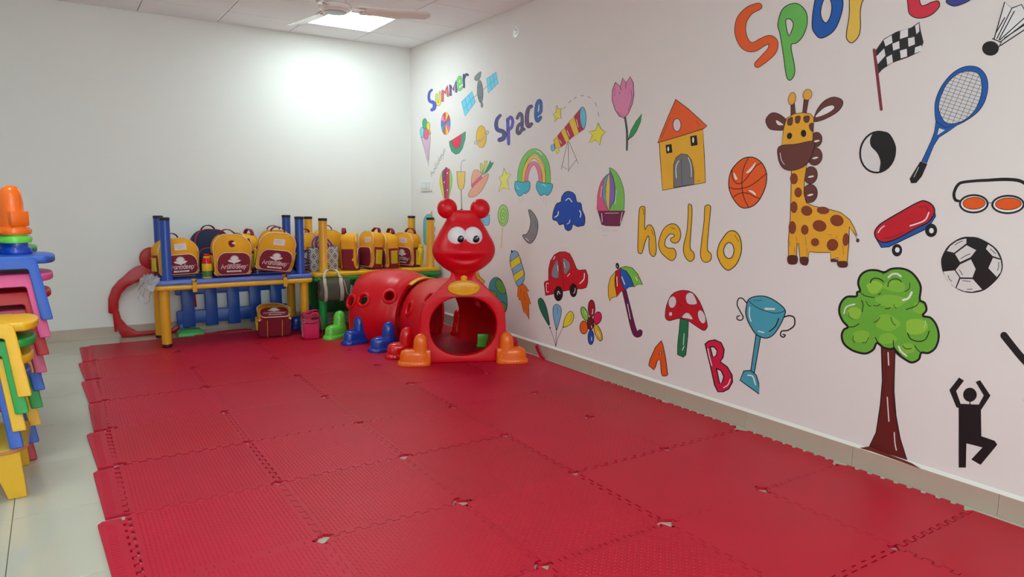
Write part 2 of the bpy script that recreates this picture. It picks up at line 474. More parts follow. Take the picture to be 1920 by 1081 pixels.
for j in range(NR):
    for i in range(5):
        sides = 'rtlb'
        if j == 0: sides = sides.replace('t', '')
        if i == 0 and j not in (5, 6, 7, 8): sides = sides.replace('r', '')
        cut = [rnd.choice((.018, .022, .028, .034, .042)) for _ in range(4)]
        me = MB().prism(tile_poly(MPX, MPY, sides=sides, cut=cut), 0, MT).mesh('foam_mat_tile', sharp=30)
        smooth = (i == 4 and j in (0,)) or (i == 0 and j >= 6) or (i == 1 and j >= 7)
        c = rnd.choice([0, 0, 1, 2]) if i < 3 else rnd.choice([1, 1, 3, 0])
        if j == 0: c = 2
        if i == 0 and j == 9: c = 2
        where = 'beside the mural wall' if i == 0 else 'beside the bare floor strip' if i == 4 else ['', 'second column from the mural wall', 'in the middle column', 'fourth column from the mural wall'][i]
        t = link('foam_mat_tile', me, red_ms[c])
        t.location = (MX0 - MPX * (i + .5) + rnd.uniform(-.003, .003), MY0 - MPY * (j + .5) + rnd.uniform(-.003, .003), 0.0005)
        t.rotation_euler = (0, 0, R(rnd.uniform(-.22, .22)))
        tag(t, 'red foam mat tile, %s row from the back wall, %s' % (ORD[j], where), 'floor mat', 'red puzzle mat tiles')
        tr = treads[2] if (i <= 1 or smooth) else treads[1] if i >= 3 and j < 6 else treads[0]
        if not smooth:
            k = link('raised_tread', tr, None, t); k.material_slots[0].link = 'OBJECT'; k.material_slots[0].material = red_ms[c]; k.location = (0, 0, MT); k['kind'] = 'stuff'
# loose border strips along the left edge
def border_poly(L, w=0.07):
    P = [(0, 0)]
    P += [(w + o, t) for t, o in edge_pts(L, 9, .009)]
    P += [(-.0, L), (-.016, L - .02)]
    return P
for j in range(NR):
    s = MB().prism(border_poly(MPY - .03 - .012 * (j % 2)), 0, MT)
    # ribs on the strip
    o = s.obj('mat_border_strip', red_ms[(j * 2 + 1) % 4], None, 0, 1, 30)
    y = MY0 - MPY * (j + 1) + rnd.uniform(.0, .02)
    o.location = (MX0 - 5 * MPX - .067 + rnd.uniform(-.006, .008), y, 0.0006)
    o.rotation_euler = (0, 0, R(rnd.uniform(-1.4, 1.2)))
    tag(o, 'loose red toothed border strip on the outer edge of the %s mat row' % ORD[j], 'mat border', 'red mat border strips')
    rb = MB()
    for k in range(24):
        yy = .02 + k * (MPY - .08) / 24
        rb.box((.022, yy, MT), (.03, .006, .0016))
    r_ = rb.obj('raised_ribs', red_ms[(j * 2 + 1) % 4], o); r_['kind'] = 'stuff'
# torn scraps of border: one by the mural skirting that curls up, one under the table
b = MB()
path = [(-.075, -2.46, .0145), (-.06, -2.41, .016), (-.045, -2.36, .03), (-.034, -2.315, .06), (-.03, -2.29, .085)]
b.tube(path, 0, flat=(.035, .009), up=Vector((1, 0, 0)))
tag(b.obj('curled_mat_scrap', red_ms[1], None, .002, 1), 'torn strip of red mat curling up against the mural skirting', 'mat scrap')
b = MB().prism([(-.0, 0), (.25, .015), (.3, .05), (.52, .07), (.5, .045), (.56, .02), (.3, -.01), (.1, -.03)], 0, .011)
o = b.obj('torn_mat_strip', red_ms[2]); o.location = (-2.2, -.25, .0006); tag(o, 'torn red mat edge lying under the yellow table by the green foot', 'mat scrap')
# ================================================================ caterpillar play tunnel
red_pl = mat('red_plastic', (222, 4, 26), 0.34, 0.05, 5, 0.03, 220, spec=0.4)
yel_pl = mat('yellow_plastic', (246, 178, 14), 0.32, 0.05, 7)
org_pl = mat('orange_plastic', (250, 110, 10), 0.24, 0.05, 7, coat=0.2)
grn_pl = mat('light_green_plastic', (110, 214, 72), 0.26, 0.05, 7, coat=0.2)
blu_pl = mat('blue_plastic', (8, 62, 170), 0.22, 0.05, 7, coat=0.3)
red_boot = mat('red_boot_plastic', (224, 8, 14), 0.2, 0.04, 7, coat=0.3)
wht_pl = mat('white_plastic', (242, 240, 244), 0.25, 0.02)
blk_pl = mat('black_gloss', (10, 10, 10), 0.15, 0.02)

ANG = -23.3
CAT_O = Vector((-0.62, -2.205, MT + .001))
catp = thing('play_tunnel', 'big red plastic caterpillar crawl tunnel with goggle eyes and coloured boots', 'play tunnel', CAT_O, (0, 0, R(ANG)))
def cloc(wx, wy):                     # floor point -> tunnel coordinates
    v = Matrix.Rotation(-R(ANG), 3, 'Z') @ (Vector((wx, wy, 0)) - Vector((CAT_O.x, CAT_O.y, 0)))
    return v.x, v.y

def boot_parts(parent, m, M=Matrix(), name='boot', shaft=True):
    """boot: toe towards -x, heel at x=0, shaft above the heel; returns the boot object"""
    b = MB()
    def ring(z, x0, x1, w, pw=2.6, n=28):
        cx, rx = (x0 + x1) / 2, (x1 - x0) / 2
        return [(cx + rx * math.copysign(abs(cos(a)) ** (2 / pw), cos(a)), w * math.copysign(abs(sin(a)) ** (2 / pw), sin(a)), z) for a in [2 * pi * k / n for k in range(n)]]
    if not shaft: b.loft([ring(.028, -.222, -.002, .056), ring(.034, -.218, -.004, .052), ring(.0505, -.216, -.005, .051)])
    else: b.loft([ring(.030, -.222, -.002, .056), ring(.034, -.218, -.004, .052), ring(.075, -.214, -.006, .05), ring(.094, -.208, -.01, .047), ring(.105, -.194, -.018, .038), ring(.110, -.17, -.035, .02)])
    # ankle and shaft
    sh = []
    for z, x0, x1, w in ((.08, -.132, -.012, .048), (.112, -.124, -.02, .045), (.15, -.121, -.022, .044), (.178, -.117, -.024, .042), (.2, -.108, -.030, .036), (.214, -.094, -.040, .026), (.222, -.078, -.054, .012)):
        sh.append(ring(z, x0, x1, w, 2.2))
    if shaft: b.loft(sh)
    # lacing ridges on the instep
    for k in range(4 if shaft else 0):
        x = -.168 + k * .012
        b.tube([(x, -.022, .104), (x, 0, .112), (x, .022, .104)], .005, 6)
    b.warp(lambda p: M @ p)
    o = b.obj(name, m, parent)
    s = MB()
    s.loft([ring(0, -.232, .003, .064, 3), ring(.006, -.234, .004, .066, 3), ring(.022, -.231, .003, .063, 3), ring(.031, -.224, 0, .058, 3)])
    for k in range(7):
        for sg in (-1, 1):
            s.box((-.185 + k * .023, sg * .0635, .014), (.005, .006, .014), TR(0, 0, 0))
    s.warp(lambda p: M @ p)
    s.obj('sole', m, o)
    return o

# --- front panel
def panel_mesh():
    half = [(.318, 0), (.318, .10), (.312, .2), (.305, .30), (.300, .372), (.285, .415), (.258, .452), (.228, .482), (.196, .512), (.165, .545), (.130, .578), (.102, .605), (.088, .63), (.085, .66)]
    hole = []
    for k in range(40):
        a = 2 * pi * k / 40
        x = .240 * math.copysign(abs(cos(a)) ** .9, cos(a)); z = .262 + .212 * math.copysign(abs(sin(a)) ** .9, sin(a))
        hole.append((x, z))
    outer = half + [(-x, z) for x, z in reversed(half)]
    Mz = Matrix(((1, 0, 0, 0), (0, 0, -1, 0), (0, 1, 0, 0), (0, 0, 0, 1)))
    b = MB().prism(outer, -.03, .03, Mz, holes=[list(reversed(hole))])
    return b
panel_mesh().obj('front_panel', red_pl, catp, .010, 3, 40)

# --- arched body sections
def path_fn(p0, h0, h1, L):
    pts = [(Vector(p0), R(h0))]; n = 40
    for k in range(n):
        p_, h_ = pts[-1]; h2 = R(h0 + (h1 - h0) * (k + 1) / n)
        pts.append((p_ + Vector((-sin(h_), cos(h_))) * (L / n), h2))
    def f(t):
        a, b = pts[min(n, int(round(t * n)))]
        return a, b
    return f
def section(f, hw, hh, bulge, off=0.0, nt=32, na=44):
    rings = []
    for i in range(nt + 1):
        t = i / nt
        p_, h_ = f(t)
        k = max(0.0, 1 - abs(2 * t - 1) ** 2.6)
        w, hgt = hw + bulge * k - off, hh + bulge * .9 * k - off
        r = Vector((cos(h_), sin(h_)))
        ring = []
        for j in range(na + 1):
            a = pi * j / na
            cx = math.copysign(abs(cos(a)) ** .82, cos(a)); sz = sin(a) ** .78
            z = sz * hgt if j not in (0, na) else 0.0
            q = p_ + r * (-cx * w * (1 - .17 * max(0.0, 1 - z / .27) ** 1.6))     # the shell tucks in towards the floor
            ring.append((q.x, q.y, z))
        rings.append(ring)
    return rings
def boolean(ob, cutters):
    for c in cutters:
        md = ob.modifiers.new('cut', 'BOOLEAN'); md.object = c; md.operation = 'DIFFERENCE'; md.solver = 'EXACT'
    bpy.context.view_layer.update()
    dg = bpy.context.evaluated_depsgraph_get()
    me = bpy.data.meshes.new_from_object(ob.evaluated_get(dg))
    ob.modifiers.clear(); ob.data = me
    for c in cutters: bpy.data.objects.remove(c)
    me.polygons.foreach_set('use_smooth', [True] * len(me.polygons)); me.set_sharp_from_angle(angle=R(38))
def body_section(f, hw, hh, bulge, holes, name):
    outer = section(f, hw, hh, bulge); inner = section(f, hw, hh, bulge, .028)
    n = len(outer[0]); V = []; F = []
    rings = [o + list(reversed(i)) for o, i in zip(outer, inner)]
    b = MB().loft(rings)
    o = b.obj(name, red_pl, catp, 0, 1, 38)
    cut = []; rims = []
    for t, a, rad in holes:            # a: angle around the arch, 0 left floor, 180 right floor
        i = int(round(t * 32)); j = int(round(a / 180 * 44))
        P = Vector(outer[i][j])
        u = (Vector(outer[min(i + 1, 32)][j]) - Vector(outer[max(i - 1, 0)][j])).normalized()
        v = (Vector(outer[i][min(j + 1, 44)]) - Vector(outer[i][max(j - 1, 0)])).normalized()
        nrm = u.cross(v).normalized()
        if nrm.z < 0: nrm = -nrm
        Mh = Matrix((u, nrm.cross(u), nrm)).transposed().to_4x4(); Mh.translation = P
        cut.append((Mh, rad)); rims.append((Mh, rad))
    cs = []
    for Mh, rad in cut:
        cs.append(MB().lathe([(rad, -.08), (rad, .08)], 28, Mh).obj('cutter', None, None))
        cs[-1].matrix_world = catp.matrix_world
    bpy.context.view_layer.update()
    for c in cs: c.matrix_world = Matrix.LocRotScale(catp.location, catp.rotation_euler, None)
    if cs: boolean(o, cs)
    for Mh, rad in rims:
        prof = [(rad - .003, -.03), (rad - .004, .004), (rad + .002, .011), (rad + .011, .012), (rad + .02, .006), (rad + .023, -.008), (rad + .02, -.03)]
        rings = [[(r * cos(2 * pi * k / 32), r * sin(2 * pi * k / 32), z) for k in range(32)] for r, z in prof]
        MB().loft(rings, cap0=False, cap1=False, M=Mh).obj('porthole_rim', red_pl, o)
    return o
f1 = path_fn((0, .025), 3, 27, .72)
f2 = path_fn((-.270, .812), 46, 70, .57)
HR = .043
body_section(f1, .312, .50, .058, [(.56, 33, HR), (.16, 52, HR), (.42, 147, HR), (.70, 147, HR)], 'front_section')
body_section(f2, .325, .50, .072, [(.15, 40, HR), (.66, 34, HR), (.95, 34, HR), (.35, 146, HR), (.7, 146, HR)], 'rear_section')
# yellow joiner on the crown between the sections
Pj = Vector((-.235, .785)); hj = R(34)
pth = []
for k in range(13):
    a = R(62 + 56 * k / 12)
    q = Pj + Vector((cos(hj), sin(hj))) * (-cos(a) * .318)
    pth.append((q.x, q.y, (sin(a) ** .78) * .515 + .002))
MB().tube(pth, 0, flat=(.05, .012)).obj('joining_strip', yel_pl, catp, .003, 2)

# --- boots: (toe on the floor, pointing direction in degrees of tunnel frame, colour)
def boot_at(toe, ang, m, flip=False):
    tx, ty = cloc(*toe)
    a = R(ang)
    M = Matrix.Translation((tx, ty, 0)) @ Matrix.Rotation(a, 4, 'Z') @ Matrix.Translation((.232, 0, 0))
    return boot_parts(catp, m, M)
boot_at((-1.068, -1.835), 12, red_boot)
boot_at((-1.098, -1.590), 20, blu_pl)
boot_at((-1.185, -1.262), 36, blu_pl)
boot_at((-1.244, -1.01), 48, grn_pl)
boot_at((-.045, -2.075), 190, red_boot)
MB().box((.205, .47, .055), (.085, .03, .10), TR(0, 0, 0)).obj('green_clip', grn_pl, catp, .004, 2)
MB().box((.205, .462, .012), (.10, .045, .02), TR(0, 0, 0)).obj('green_clip_foot', grn_pl, catp, .004, 2)
boot_at((-.02, -1.28), 222, red_boot)
# orange boots clipped on the panel front: flat-backed
for sg in (-1, 1):
    M = Matrix.Translation((-.238 if sg < 0 else .238, -.052, 0)) @ Matrix.Rotation(0 if sg < 0 else pi, 4, 'Z')
    o = boot_parts(catp, org_pl, M)
    MB().box((-.037, 0, .066), (.074, .062, .078), M).obj('clip_block', org_pl, o, .004, 2)

# --- plaque
Mz = Matrix(((1, 0, 0, 0), (0, 0, -1, -.03), (0, 1, 0, 0), (0, 0, 0, 1)))
pq = MB().prism(ellp(0, .543, .115, .054, 0, 40), 0, .014, Mz).obj('name_plaque', yel_pl, catp, .003, 2)
r_ = MB(); r_.tube([(x, -.045, z) for x, z in ellp(0, .543, .108, .047, 0, 40)], .0035, 8, True); r_.obj('raised_rim', yel_pl, pq)
MB().prism(ellp(0, .612, .023, .023, 0, 24), 0, .016, Mz).obj('upper_boss', yel_pl, pq, .003, 2)
r_ = MB(); r_.tube([(x, -.047, z) for x, z in ellp(0, .612, .013, .013, 0, 20)], .003, 6, True); r_.obj('boss_ring', yel_pl, pq)
r_ = MB()
for k in range(8):
    a = R(22 + 45 * k / 1) if k else R(22)
    r_.tube([(.008 * cos(a), -.044, .543 + .008 * sin(a)), (.03 * cos(a), -.045, .543 + .024 * sin(a))], .0028, 6)
r_.obj('raised_emblem', yel_pl, pq)
for x in (-.088, .088):
    r_ = MB(); r_.tube([(x + a, -.045, .543 + c) for a, c in ellp(0, 0, .009, .009, 0, 16)], .0025, 6, True); r_.obj('screw_ring', yel_pl, pq)

# --- head
hd = MB(); rings = []
prof = [(.600, .086, .040, 0), (.630, .085, .045, 0), (.652, .090, .055, -.004), (.672, .122, .075, -.01), (.70, .160, .092, -.016), (.74, .199, .105, -.02), (.785, .220, .112, -.022), (.83, .2225, .112, -.02), (.87, .210, .106, -.016), (.91, .188, .098, -.012), (.95, .166, .088, -.008), (.99, .142, .076, -.004), (1.02, .124, .066, 0), (1.045, .116, .058, 0), (1.07, .114, .052, 0), (1.084, .106, .044, 0), (1.091, .07, .03, 0)]
zs = [q for q in prof]
dense = spline([(a, b, c) for a, b, c, d in prof], False, 4); dd = spline([(a, d, 0) for a, b, c, d in prof], False, 4)
for q, e in zip(dense, dd):
    z, w, d_, y0 = q.x, max(.01, q.y), max(.01, q.z), e.y
    ring = []
    for k in range(48):
        a = 2 * pi * k / 48
        x = w * math.copysign(abs(cos(a)) ** .9, cos(a)); y = y0 + d_ * sin(a)
        # smile: muzzle and lower lip pushed forward
        if sin(a) < 0:
            fx_ = x / .15
            nose = math.exp(-(x / .105) ** 2) * math.exp(-((z - .805) / .036) ** 2) * .030
            lipz = .712 + .055 * fx_ * fx_
            lip = math.exp(-((z - lipz) / .022) ** 2) * (1 if abs(x) < .14 else math.exp(-((abs(x) - .14) / .02) ** 2)) * .007
            mouth = math.exp(-((z - lipz - .036) / .016) ** 2) * math.exp(-(x / .12) ** 4) * .008
            cheek = math.exp(-((abs(x) - .155) / .035) ** 2) * math.exp(-((z - .80) / .035) ** 2) * .014
            y += -(nose + lip + cheek - mouth) * abs(sin(a)) ** .5
        ring.append((x, y, z))
    rings.append(ring)
hd.loft(rings)
head = hd.obj('head', red_pl, catp, 0, 1, 60)
for sg in (-1, 1):
    e_ = MB().ell((sg * .116, 0, 1.101), (.0705, .052, .071), 28, 18)
    e_.obj('ear', red_pl, head, 0, 1, 60)
    ex = -.052 if sg < 0 else .055
    eye = MB().ell((ex, -.083, .907), (.069, .050, .0725), 28, 18).obj('eye', wht_pl, head, 0, 1, 60)
    px_ = -.034 if sg < 0 else .073
    pu = MB().ell((px_, -.128, .896), (.0245, .009, .0255), 22, 12).obj('pupil', blk_pl, eye, 0, 1, 60)
    MB().ell((px_ + .008, -.1375, .908), (.005, .003, .005), 12, 8).obj('glint', wht_pl, eye, 0, 1, 60)
# ================================================================ activity tables, the upper ones upside down
tb_yel = mat('table_yellow', (240, 182, 30), 0.3, 0.04, 6)
tb_leg = mat('table_leg_yellow', (232, 168, 34), 0.33, 0.04, 6)
tb_blue = mat('table_blue', (34, 74, 168), 0.3, 0.05, 6)
tb_top_blue = mat('table_top_blue', (48, 92, 200), 0.25, 0.05, 6)
tb_grn = mat('table_green', (30, 158, 72), 0.3, 0.05, 6)
cap_m = mat('leg_cap', (18, 18, 20), 0.45, 0.1)
def table(name, label, loc, w, d, h, m_top, m_leg, lx, ly, flip=False, th=.036, lr=.0355, group=None, cap_h=.022, splay=0.0):
    """table with a rounded top and four tube legs; flipped = lying on its top, legs in the air. loc: centre of lowest plane"""
    t = thing(name, label, 'table', loc, group=group)
    z0, z1 = (h - th, h) if not flip else (0, th)
    MB().prism(rrect(w, d, .05, 6), z0, z1).obj('table_top', m_top, t, .011, 3, 40)
    for sx in (-1, 1):
        for sy in (-1, 1):
            x, y = sx * lx, sy * ly
            if not flip:
                prof = [(lr * .98, 0.0), (lr, 0.003), (lr, h - th + .004)]
                capz = [(.002, 0), (lr * 1.04, 0), (lr * 1.06, .004), (lr * 1.03, cap_h), (.002, cap_h)]
                leg = MB().lathe([(lr, cap_h - .004), (lr, h - th + .002)], 24, TR(x, y, 0)).obj('leg', m_leg, t)
                MB().lathe([(.002, 0), (lr * .98, 0), (lr * 1.06, .004), (lr * 1.03, cap_h), (.002, cap_h)], 24, TR(x, y, 0)).obj('foot_cap', cap_m, leg)
            else:
                Mt = TR(x, y, 0) @ Matrix(((1, 0, splay * sx, 0), (0, 1, splay * sy, 0), (0, 0, 1, 0), (0, 0, 0, 1)))
                leg = MB().lathe([(lr * 1.12, th - .002), (lr * 1.12, th + .02), (lr, th + .03), (lr, h - cap_h + .004)], 24, Mt).obj('leg', m_leg, t)
                MB().lathe([(.002, h), (lr * .98, h), (lr * 1.07, h - .005), (lr * 1.04, h - cap_h), (.002, h - cap_h)], 24, Mt).obj('foot_cap', cap_m, leg)
    return t
TY = -.458            # centre line of the tables
T1X, T2X = -1.835, -.622
ZB = MT + .0028
table('activity_table', 'yellow activity table standing on the mats at the back wall', (T1X, TY, ZB), 1.20, .53, .477, tb_yel, tb_leg, .535, .2)
table('upturned_table', 'blue table lying upside down on the yellow table, legs up', (T1X, TY, ZB + .478), 1.20, .51, .515, tb_top_blue, tb_blue, .508, .195, True)
table('activity_table', 'green activity table standing in the corner behind the red tunnel', (T2X, TY, ZB), 1.20, .53, .477, tb_grn, tb_grn, .52, .2)
table('upturned_table', 'yellow table lying upside down on the green table, legs up', (T2X, TY, ZB + .478), 1.20, .52, .50, tb_yel, tb_leg, .508, .205, True)
ZT = ZB + .478 + .036           # surface the bags stand on
# yellow webbing looped over the yellow table's front edge
strap_y = mat('yellow_webbing', (232, 168, 30), 0.6, 0.08, 30)
for wx, lab in ((-2.165, 'yellow webbing strap hooked over the yellow table edge near its left leg'), (-1.475, 'yellow webbing strap end hanging over the yellow table edge under the tilted bag')):
    yf = TY - .272
    b = MB().tube([(wx, yf + .05, ZT + .004), (wx, yf + .012, ZT + .004), (wx, yf - .006, ZT - .02), (wx, yf - .007, ZT - .06), (wx, yf - .004, ZT - .092)], 0, flat=(.03, .004), up=Vector((0, .3, 1)))
    tag(b.obj('webbing_strap', strap_y), lab, 'strap', 'yellow straps on the table')
# crumpled clear plastic wrap on the corner
film = mat('plastic_film', (235, 238, 240), 0.18, 0.0, alpha=0.36, spec=0.9)
film2 = mat('stretch_film', (240, 242, 245), 0.12, 0.0, alpha=0.10, spec=0.9)
def crumple(name, label, fm, nu, nv, fn):
    b = MB(); V = []; F = []
    for i in range(nu + 1):
        for j in range(nv + 1): V.append(fn(i / nu, j / nv))
    for i in range(nu):
        for j in range(nv): F.append((i * (nv + 1) + j, (i + 1) * (nv + 1) + j, (i + 1) * (nv + 1) + j + 1, i * (nv + 1) + j + 1))
    b.add(V, F)
    o = b.obj(name, fm or film, None, 0, 1, 180); return tag(o, label, 'plastic wrap')
rw = random.Random(5)
def wrap(u, v):
    x = T1X - .575 - .12 * u * (1 - .45 * abs(v - .5)) ; y = TY - .27 + .34 * v
    z = ZT + .012 - .11 * u ** 1.5 - .05 * sin(5 * v) * u + .035 * sin(17 * v + 9 * u) * u + .02 * sin(31 * v - 14 * u)
    return (x + .02 * sin(23 * v + 5 * u), y + .015 * sin(19 * u + 7 * v), z + rw.uniform(-.006, .006))
crumple('plastic_wrap', 'crumpled clear plastic wrap hanging off the left end of the blue tabletop', None, 22, 26, wrap)
def wrap2(u, v):
    x = T1X - .6 + 1.19 * u; y = TY - .262 - .010 * sin(pi * v) - .003 * sin(40 * u + 3 * v); z = ZT - .05 + .055 * v
    return (x, y + rw.uniform(-.0015, .0015), z)
crumple('plastic_wrap', 'clear plastic film stretched along the front edge of the blue tabletop', film2, 90, 8, wrap2)

# ================================================================ school bags
bag_yel = mat('bag_yellow_cloth', (240, 168, 18), 0.75, 0.10, 14, 0.35, 500)
bag_mar = mat('bag_maroon_cloth', (128, 14, 40), 0.75, 0.12, 14, 0.35, 500)
bag_pip = mat('bag_piping', (240, 206, 170), 0.6, 0.06, 20)
bag_lime = mat('bag_mesh_pocket', (206, 184, 30), 0.7, 0.10, 30, 0.4, 700)
bag_wht = mat('print_white', (240, 226, 226), 0.6, 0.03)
bag_grey = mat('print_grey', (196, 150, 156), 0.6, 0.03)
lab_wht = mat('label_white', (232, 224, 226), 0.45, 0.08, 60)
zip_m = mat('zip_puller', (70, 60, 50), 0.4)
navy_m = mat('bag_navy', (22, 34, 74), 0.7, 0.12, 14, 0.3, 500)
FRONT = Matrix(((1, 0, 0, 0), (0, 0, -1, 0), (0, 1, 0, 0), (0, 0, 0, 1)))      # xy outline -> xz, depth towards -y
def bag(label, loc, yaw, W_=.285, H_=.335, D_=.15, lean=0, roll=0, logo=True, patch='label', open_=0.0, seed=0, mats=None, pip=None, straps=False, handle=True, cat='backpack', mesh_side=(1, -1), scale=1.0, pocket=True, pt=.041, group='school bags on the tables'):
    up, lo, pk = mats or (bag_yel, bag_mar, bag_mar)
    pip = pip or bag_pip
    t = thing('school_backpack', label, cat, loc, (R(lean), R(roll), R(yaw)), group, (scale,) * 3)
    rs = random.Random(seed); ph = [rs.uniform(0, 6) for _ in range(6)]
    def soft(p):
        z = p.z / H_
        k = .012 * z
        return Vector((p.x * (1 + .04 * sin(pi * min(1, max(0, z)))) + k * sin(ph[0] + 9 * p.z) + .003 * sin(ph[1] + 30 * p.z + 20 * p.y),
                       p.y + .010 * z * sin(ph[2]) - .018 * z * open_, p.z - .016 * z * (p.x / W_) * sin(ph[4]) + .003 * z * sin(ph[5] + 25 * p.x)))
    def mk(b, name, m, par, bev=.006, seg=3):
        me_b = b
        # subdivide by bevel then warp
        me = me_b.mesh(name, bev, seg, 50)
        for v in me.vertices: v.co = soft(v.co)
        return link(name, me, m, par)
    def slab(w, h, rb, rt, y0, y1, n=4):
        o_ = arch(w, h, rb, rt)
        k = (y1 - y0) / n
        r0 = []
        for i in range(n + 1):
            s_ = 1 - (.05 if i in (0, n) else 0)
            r0.append([(x * s_, y0 + k * i, h * .5 + (z - h * .5) * s_) for x, z in o_])
        return MB().loft(r0)
    mk(slab(W_ * .97, H_ * .985, .03, W_ * .36, -D_ / 2, D_ / 2), 'body', up, t, 0)
    # maroon lower half wrapping the sides and back
    low = MB()
    o_ = rrect(W_ * .995, D_ * 1.03, .035, 5)
    low.loft([[(x * s_, y * s_, z) for x, y in o_] for z, s_ in ((0, .95), (.012, 1), (H_ * .25, 1.02), (H_ * .5, 1.015), (H_ * .56, 1.0))])
    mk(low, 'lower_body', lo, t, 0)
    mk(MB().prism(rrect(W_ * .97, D_ + .03, .03, 5, 0, -.008), -.006, .002), 'base', lo, t, 0)
    fp = slab(W_, H_, .03, W_ * .38, -D_ / 2 - .012, -D_ / 2 + .012, 3)
    mk(fp, 'front_panel', up, t, 0)
    pp = MB(); pp.tube([(x * 1.0, -D_ / 2 - .008, z) for x, z in arch(W_, H_, .03, W_ * .38)], .0042, 6, True); mk(pp, 'piping', pip, t, 0)
    bp = MB(); bp.tube([(x * .985, D_ / 2 - .006, z) for x, z in arch(W_ * .97, H_ * .985, .03, W_ * .36)], .004, 6, True); mk(bp, 'back_piping', up, t, 0)
    if pocket:
        pw, ph_ = W_ * .86, H_ * .53
        pz = H_ * .025
        r_ = []
        o_ = arch(pw, ph_, .035, pw * .26)
        for y, s_ in ((-D_ / 2 - .005, 1.0), (-D_ / 2 - pt + .007, 1.0), (-D_ / 2 - pt - .002, .96), (-D_ / 2 - pt - .005, .8)):
            r_.append([(x * s_, y, pz + ph_ * .5 + (z - ph_ * .5) * s_) for x, z in o_])
        pk_o = mk(MB().loft(r_), 'front_pocket', pk, t, 0)
        q = MB(); q.tube([(x * .995, -D_ / 2 - pt + .004, pz + ph_ * .5 + (z - ph_ * .5) * .995) for x, z in o_], .0038, 6, True); mk(q, 'pocket_piping', pip, pk_o, 0)
        if logo:
            yf = -D_ / 2 - pt - .0068
            em = MB()
            cz = pz + ph_ * .66
            fan_ = [(.030 * cos(R(a)), cz + .030 * sin(R(a))) for a in range(8, 173, 11)]
            def add2(b, V, F, yy=yf): b.add([(v[0], yy, v[1]) for v in V], F)
            V, F = fill2(ellp(0, cz + .004, .021, .021)); add2(em, V, F)
            for k in range(13):
                a = R(10 + 160 * k / 12)
                V, F = stroke2([(.02 * cos(a), cz + .004 + .02 * sin(a)), (.034 * cos(a), cz + .004 + .034 * sin(a))], [.0065, .0025], False); add2(em, V, F)
            V, F = fill2([(-.05, cz - .002), (-.03, cz + .003), (-.012, cz - .004), (0, cz - .012), (.012, cz - .004), (.03, cz + .003), (.05, cz - .002), (.036, cz - .014), (.012, cz - .022), (0, cz - .03), (-.012, cz - .022), (-.036, cz - .014)]); add2(em, V, F, yf - .0003)
            mk(em, 'sun_and_book_emblem', bag_wht, pk_o, 0)
            e2 = MB(); V, F = fill2(rrect(.10, .0095, .003, 3, 0, cz - .038)); add2(e2, V, F); mk(e2, 'upper_ribbon', bag_grey, pk_o, 0)
            wd, wl = word('Arunodeep', .105)
            sc = pw * .78 / wl; lt = MB()
            for V, F in wd: add2(lt, [((v[0] - wl / 2) * sc, pz + ph_ * .27 + v[1] * sc) for v in V], F)
            V, F = stroke2([(.004 * cos(R(a)) + pw * .41, pz + ph_ * .27 + sc * .62 + .004 * sin(R(a))) for a in range(0, 361, 40)], .0012, False); add2(lt, V, F)
            mk(lt, 'wordmark', bag_wht, pk_o, 0)
            e3 = MB(); V, F = fill2(rrect(pw * .46, .012, .002, 2, 0, pz + ph_ * .145)); add2(e3, V, F); bar = mk(e3, 'lower_bar', bag_wht, pk_o, 0)
            cu = bpy.data.curves.new('t', 'FONT'); cu.body = 'MONTESSORI'; cu.size = .0125; cu.align_x = 'CENTER'; cu.align_y = 'CENTER'; cu.space_character = 1.05
            to = bpy.data.objects.new('t', cu); COL.objects.link(to)
            bpy.context.view_layer.update()
            me = bpy.data.meshes.new_from_object(to.evaluated_get(bpy.context.evaluated_depsgraph_get()))
            bpy.data.objects.remove(to)
            for v in me.vertices: v.co = soft(Vector((v.co.x, yf - .0004, pz + ph_ * .145 + v.co.y)))
            link('bar_lettering', me, bag_mar, bar)
            zp = MB()
            for sx in (-1, 1): zp.box((sx * pw * .42, -D_ / 2 - pt + .011, pz + ph_ * .42), (.008, .012, .03))
            mk(zp, 'zip_puller', zip_m, pk_o, .002, 1)
    if patch == 'label':
        pa = MB().box((.02 * sin(ph[1]) + .02, -D_ / 2 - .0135, H_ * .76), (.085, .002, .05)); mk(pa, 'name_label', lab_wht, t, 0)
        ln = MB()
        for k, (w0) in enumerate((.055, .06, .04)): ln.box((.02 * sin(ph[1]) + .015, -D_ / 2 - .0148, H_ * .76 + .014 - k * .012), (w0, .0006, .0025))
        mk(ln, 'label_lines', bag_grey, t, 0)
    elif patch == 'badge':
        pa = MB(); V, F = fill2(spline([(a, b, 0) for a, b in S('-.03,.0 -.022,.022 .0,.028 .014,.02 -.004,.004 .016,-.012 .006,-.024 -.018,-.026')], True, 4)); pa.add([(v[0] + .004, -D_ / 2 - .0145, H_ * .77 + v[1]) for v in V], F); mk(pa, 'badge', bag_mar, t, 0)
        pa = MB().box((.014, -D_ / 2 - .0138, H_ * .785), (.035, .001, .012)); mk(pa, 'name_sticker', lab_wht, t, 0)
    for sx in mesh_side:
        sp = MB().box((sx * (W_ * .5 + .006), .0, H_ * .29), (.02, D_ * .54, H_ * .36)); mk(sp, 'side_pocket', bag_lime, t, .007, 3)
        sp = MB().box((sx * (W_ * .5 + .008), .0, H_ * .475), (.022, D_ * .56, .010)); mk(sp, 'pocket_elastic', up, t, .003, 2)
